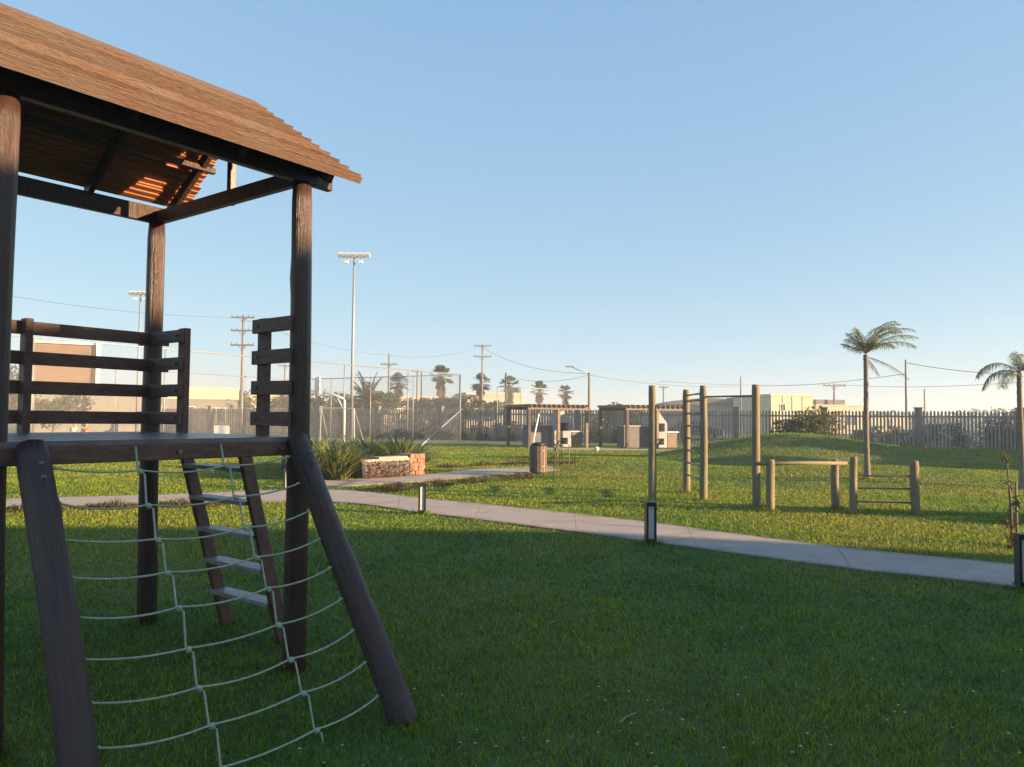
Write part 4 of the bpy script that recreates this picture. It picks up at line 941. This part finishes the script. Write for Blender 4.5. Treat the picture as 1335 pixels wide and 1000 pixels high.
b = gx(1160, 112); facade('house', b, R(14), 7., 7, 2.0, M_cream2, 'very low pale house seen through the fence right of the palm', ((0, .8, 1, 1),), .3)
# far tree line
rr = random.Random(5); mb = MB()
for i in range(9000):
    x = rr.uniform(-190, 230); y = 210+rr.uniform(-12, 12); hh = 2.6+1.6*math.sin(x*.06)+1.1*math.sin(x*.19+1)+.7*math.sin(x*.5); hh = max(1.3, hh)
    mb.leaf((x, y, rr.random()**.8*hh), (rr.uniform(-1, 1), rr.uniform(-1, 1), rr.uniform(-.3, 1)), (rr.uniform(-1, 1), 1, 1), 1.5, .8, .3, 2)
tag(mb.build('far_trees', M_leafd), 'low distant line of trees on the horizon', 'trees', kind='stuff')
# parked cars half hidden behind the fence
def car(p, rz, label, m):
    P = empty('parked_car', p, rz, label, 'car', 'cars parked behind the fence')
    prof = [(-2.1, .35), (-2.12, .75), (-1.9, .88), (-1.5, .93), (-1.0, 1.38), (.55, 1.42), (1.15, .98), (1.95, .86), (2.1, .7), (2.1, .35)]
    n = len(prof); vs = [(x, s*(.82 if z < 1.1 else .66), z) for s in (-1, 1) for x, z in prof]
    MB().add(vs, [tuple(range(n)), tuple(range(2*n-1, n-1, -1))]+[(i, i+n, (i+1) % n+n, (i+1) % n) for i in range(n)]).build('body', m, P)
    for s in (-1, 1):
        MB().add([(-1.25, s*.80, .98), (-.92, s*.70, 1.32), (.48, s*.70, 1.35), (.95, s*.80, 1.0)], [(0, 1, 2, 3)]).build('side_window', M_glass, P)
        for x in (-1.3, 1.3):
            wv = MB().tube([(x, s*.68, .32), (x, s*.86, .32)], .32, 18).build('wheel', M_tyre, P); MB().tube([(x, s*.855, .32), (x, s*.872, .32)], .19, 12).build('rim', M_galv, wv)
for px, dy, lab, m in ((1225, 9, 'pale car behind the fence right of the tall cable pole', M_car), (540, 8, 'pale car behind the fence near the court corner', M_car), (905, 10, 'dark car behind the fence at the exercise posts', M_navy)):
    d = ray(px, 560); d /= d.y; Y = (52.5-.36*3.5)/(1+.36*d.x)+dy; car(Vector((d.x*Y, Y, 0)), math.atan(-.36), lab, m)

# ------------------------------------------------------------ two children on the court
def person(p, h, rz, label, top, bottom, arm):
    s = h/1.25; P = empty('person', p, rz, label, 'person')
    J = {'pel': (0, 0, .62, .085), 'ch': (0, 0, .88, .095), 'nk': (0, 0, .99, .04), 'hd': (0, -.005, 1.07, .06), 'hd2': (0, -.01, 1.13, .085), 'hd3': (0, 0, 1.19, .06),
         'sl': (.12, 0, .95, .042), 'el': (.17, arm[0], .80, .03), 'wl': (.15, arm[0]-.12, .74 + arm[1], .022), 'hl': (.15, arm[0]-.17, .74+arm[1], .026),
         'sr': (-.12, 0, .95, .042), 'er': (-.18, .03, .77, .03), 'wr': (-.18, -.02, .62, .022), 'hr': (-.18, -.04, .58, .026),
         'tl': (.065, 0, .56, .062), 'kl': (.075, -.03, .32, .045), 'al': (.08, .0, .06, .03), 'fl': (.085, -.10, .03, .028),
         'tr': (-.065, 0, .56, .062), 'kr': (-.085, -.06, .32, .045), 'ar': (-.10, .03, .06, .03), 'fr': (-.105, -.07, .03, .028)}
    E = [('pel', 'ch'), ('ch', 'nk'), ('nk', 'hd'), ('hd', 'hd2'), ('hd2', 'hd3'), ('ch', 'sl'), ('sl', 'el'), ('el', 'wl'), ('wl', 'hl'), ('ch', 'sr'), ('sr', 'er'), ('er', 'wr'), ('wr', 'hr'), ('pel', 'tl'), ('tl', 'kl'), ('kl', 'al'), ('al', 'fl'), ('pel', 'tr'), ('tr', 'kr'), ('kr', 'ar'), ('ar', 'fr')]
    def sk(name, keys, m, grow, smo=1):
        ks = list(keys); me = bpy.data.meshes.new(name); me.from_pydata([Vector(J[k][:3])*s for k in ks], [(ks.index(a), ks.index(b)) for a, b in E if a in ks and b in ks], []); me.materials.append(m)
        o = bpy.data.objects.new(name, me); COL.objects.link(o); o.parent = P
        o.modifiers.new('skin', 'SKIN'); o.modifiers.new('sub', 'SUBSURF').levels = 2; o.modifiers['sub'].render_levels = 2
        for i, k in enumerate(ks): me.skin_vertices[0].data[i].radius = (J[k][3]*s*grow,)*2
        me.skin_vertices[0].data[0].use_root = True; return o
    sk('body', J.keys(), M_skin, 1)
    sk('shirt', ['ch', 'pel', 'sl', 'sr', 'el'][:4], top, 1.22); sk('shorts', ['pel', 'tl', 'tr', 'kl', 'kr'], bottom, 1.2)
    MB().ball(Vector((0, .02, 1.16))*s, .10*s, 10, 7, (.95, 1, .9)).build('hair', M_hair, P, True)
person(gx(97, 36)+Vector((0, 0, .012)), 1.22, R(20), 'dark haired child in white shirt on the court, left of two', M_shirt, M_navy, (-.05, 0))
person(gx(112, 36.6)+Vector((0, 0, .012)), 1.32, R(-40), 'child in orange shirt on the court, right of two', M_orange, M_shirt, (-.12, .14))

# ------------------------------------------------------------ evening haze
hm = bpy.data.materials.new('haze'); hm.use_nodes = True; hn = hm.node_tree.nodes; hn.remove(hn['Principled BSDF'])
hv = hn.new('ShaderNodeVolumePrincipled'); hv.inputs['Color'].default_value = (.84, .93, 1, 1); hv.inputs['Density'].default_value = .0019; hv.inputs['Anisotropy'].default_value = .2
hm.node_tree.links.new(hv.outputs[0], hn['Material Output'].inputs['Volume'])
tag(MB().b2((-1450, -1450, -1), (1450, 1450, 15)).build('haze', hm), 'thin evening haze over the lawn', 'haze', kind='stuff')

# ------------------------------------------------------------ unseen houses and trees added out of frame, shaped for the shade they cast
def shade_rowhouse(p, rz, W, D, H, label):
    P = facade('shade_row_house', p, rz, W, D, H, M_cream2, label, [(x, 1., 1.4, 1.2) for x in np.arange(-W/2+2, W/2-1, 4)]+[(x, 3.6, 1.4, 1.2) for x in np.arange(-W/2+2, W/2-1, 4)] if H > 5 else [(x, 1., 1.4, 1.2) for x in np.arange(-W/2+2, W/2-1, 4)], .3, M_slate, 'house', 'unseen houses shaped for their shade')
    return P
tn = math.tan(R(SUN_EL)); be = R(SUN_B-90)
HH = 8.0; kk = tn/math.sin(be); YR = 10.35-HH/kk; off = HH/tn*math.cos(be)
shade_rowhouse((23.5+(.3+off-23.5)/2, YR-.08, 0), math.pi, .3+off-23.5, 9, HH-.3, 'unseen two storey row of houses behind and right of the viewer, shaped for its shade')
shade_rowhouse((17.75, YR-.10, 0), math.pi, 11.3, 8, 5.45, 'unseen middle house of the stepped row beside the viewer, added for its shade')
shade_rowhouse((8.5, YR-.12, 0), math.pi, 7.0, 8, 4.2, 'unseen lowest house of the stepped row beside the viewer, added for its shade')
shade_rowhouse((49.5, 23.7, 0), R(90)-be+math.pi, 23, 8, 7.6, 'unseen pale row of houses off the right side of the lawn, added for its shade')  # unseen row placed to shade the right end of the fence
for q_, L_, h_, lab in ((27.0, 27, 8.0, 'unseen tall tree added off the right side for its shadow, nearer of the pair'), (31.5, 30, 8.5, 'unseen tall tree added off the right side for its shadow, farther of the pair')):
    tree(Vector((math.cos(be)*L_+math.sin(be)*q_, -math.sin(be)*L_+math.cos(be)*q_, 0)), h_, 2.6, int(q_*10), lab, M_leafd, 3000, ls=.34, group='unseen trees added for their shadows', bare=.5)
tree(Vector((20.4, 8.2, 0)), 4.0, 1.1, 300, 'unseen small round tree added off the right side of the lawn for its shadow', M_leafd, 1600, ls=.2, group='unseen trees added for their shadows')  # unseen tree placed to throw a shadow band on the lawn
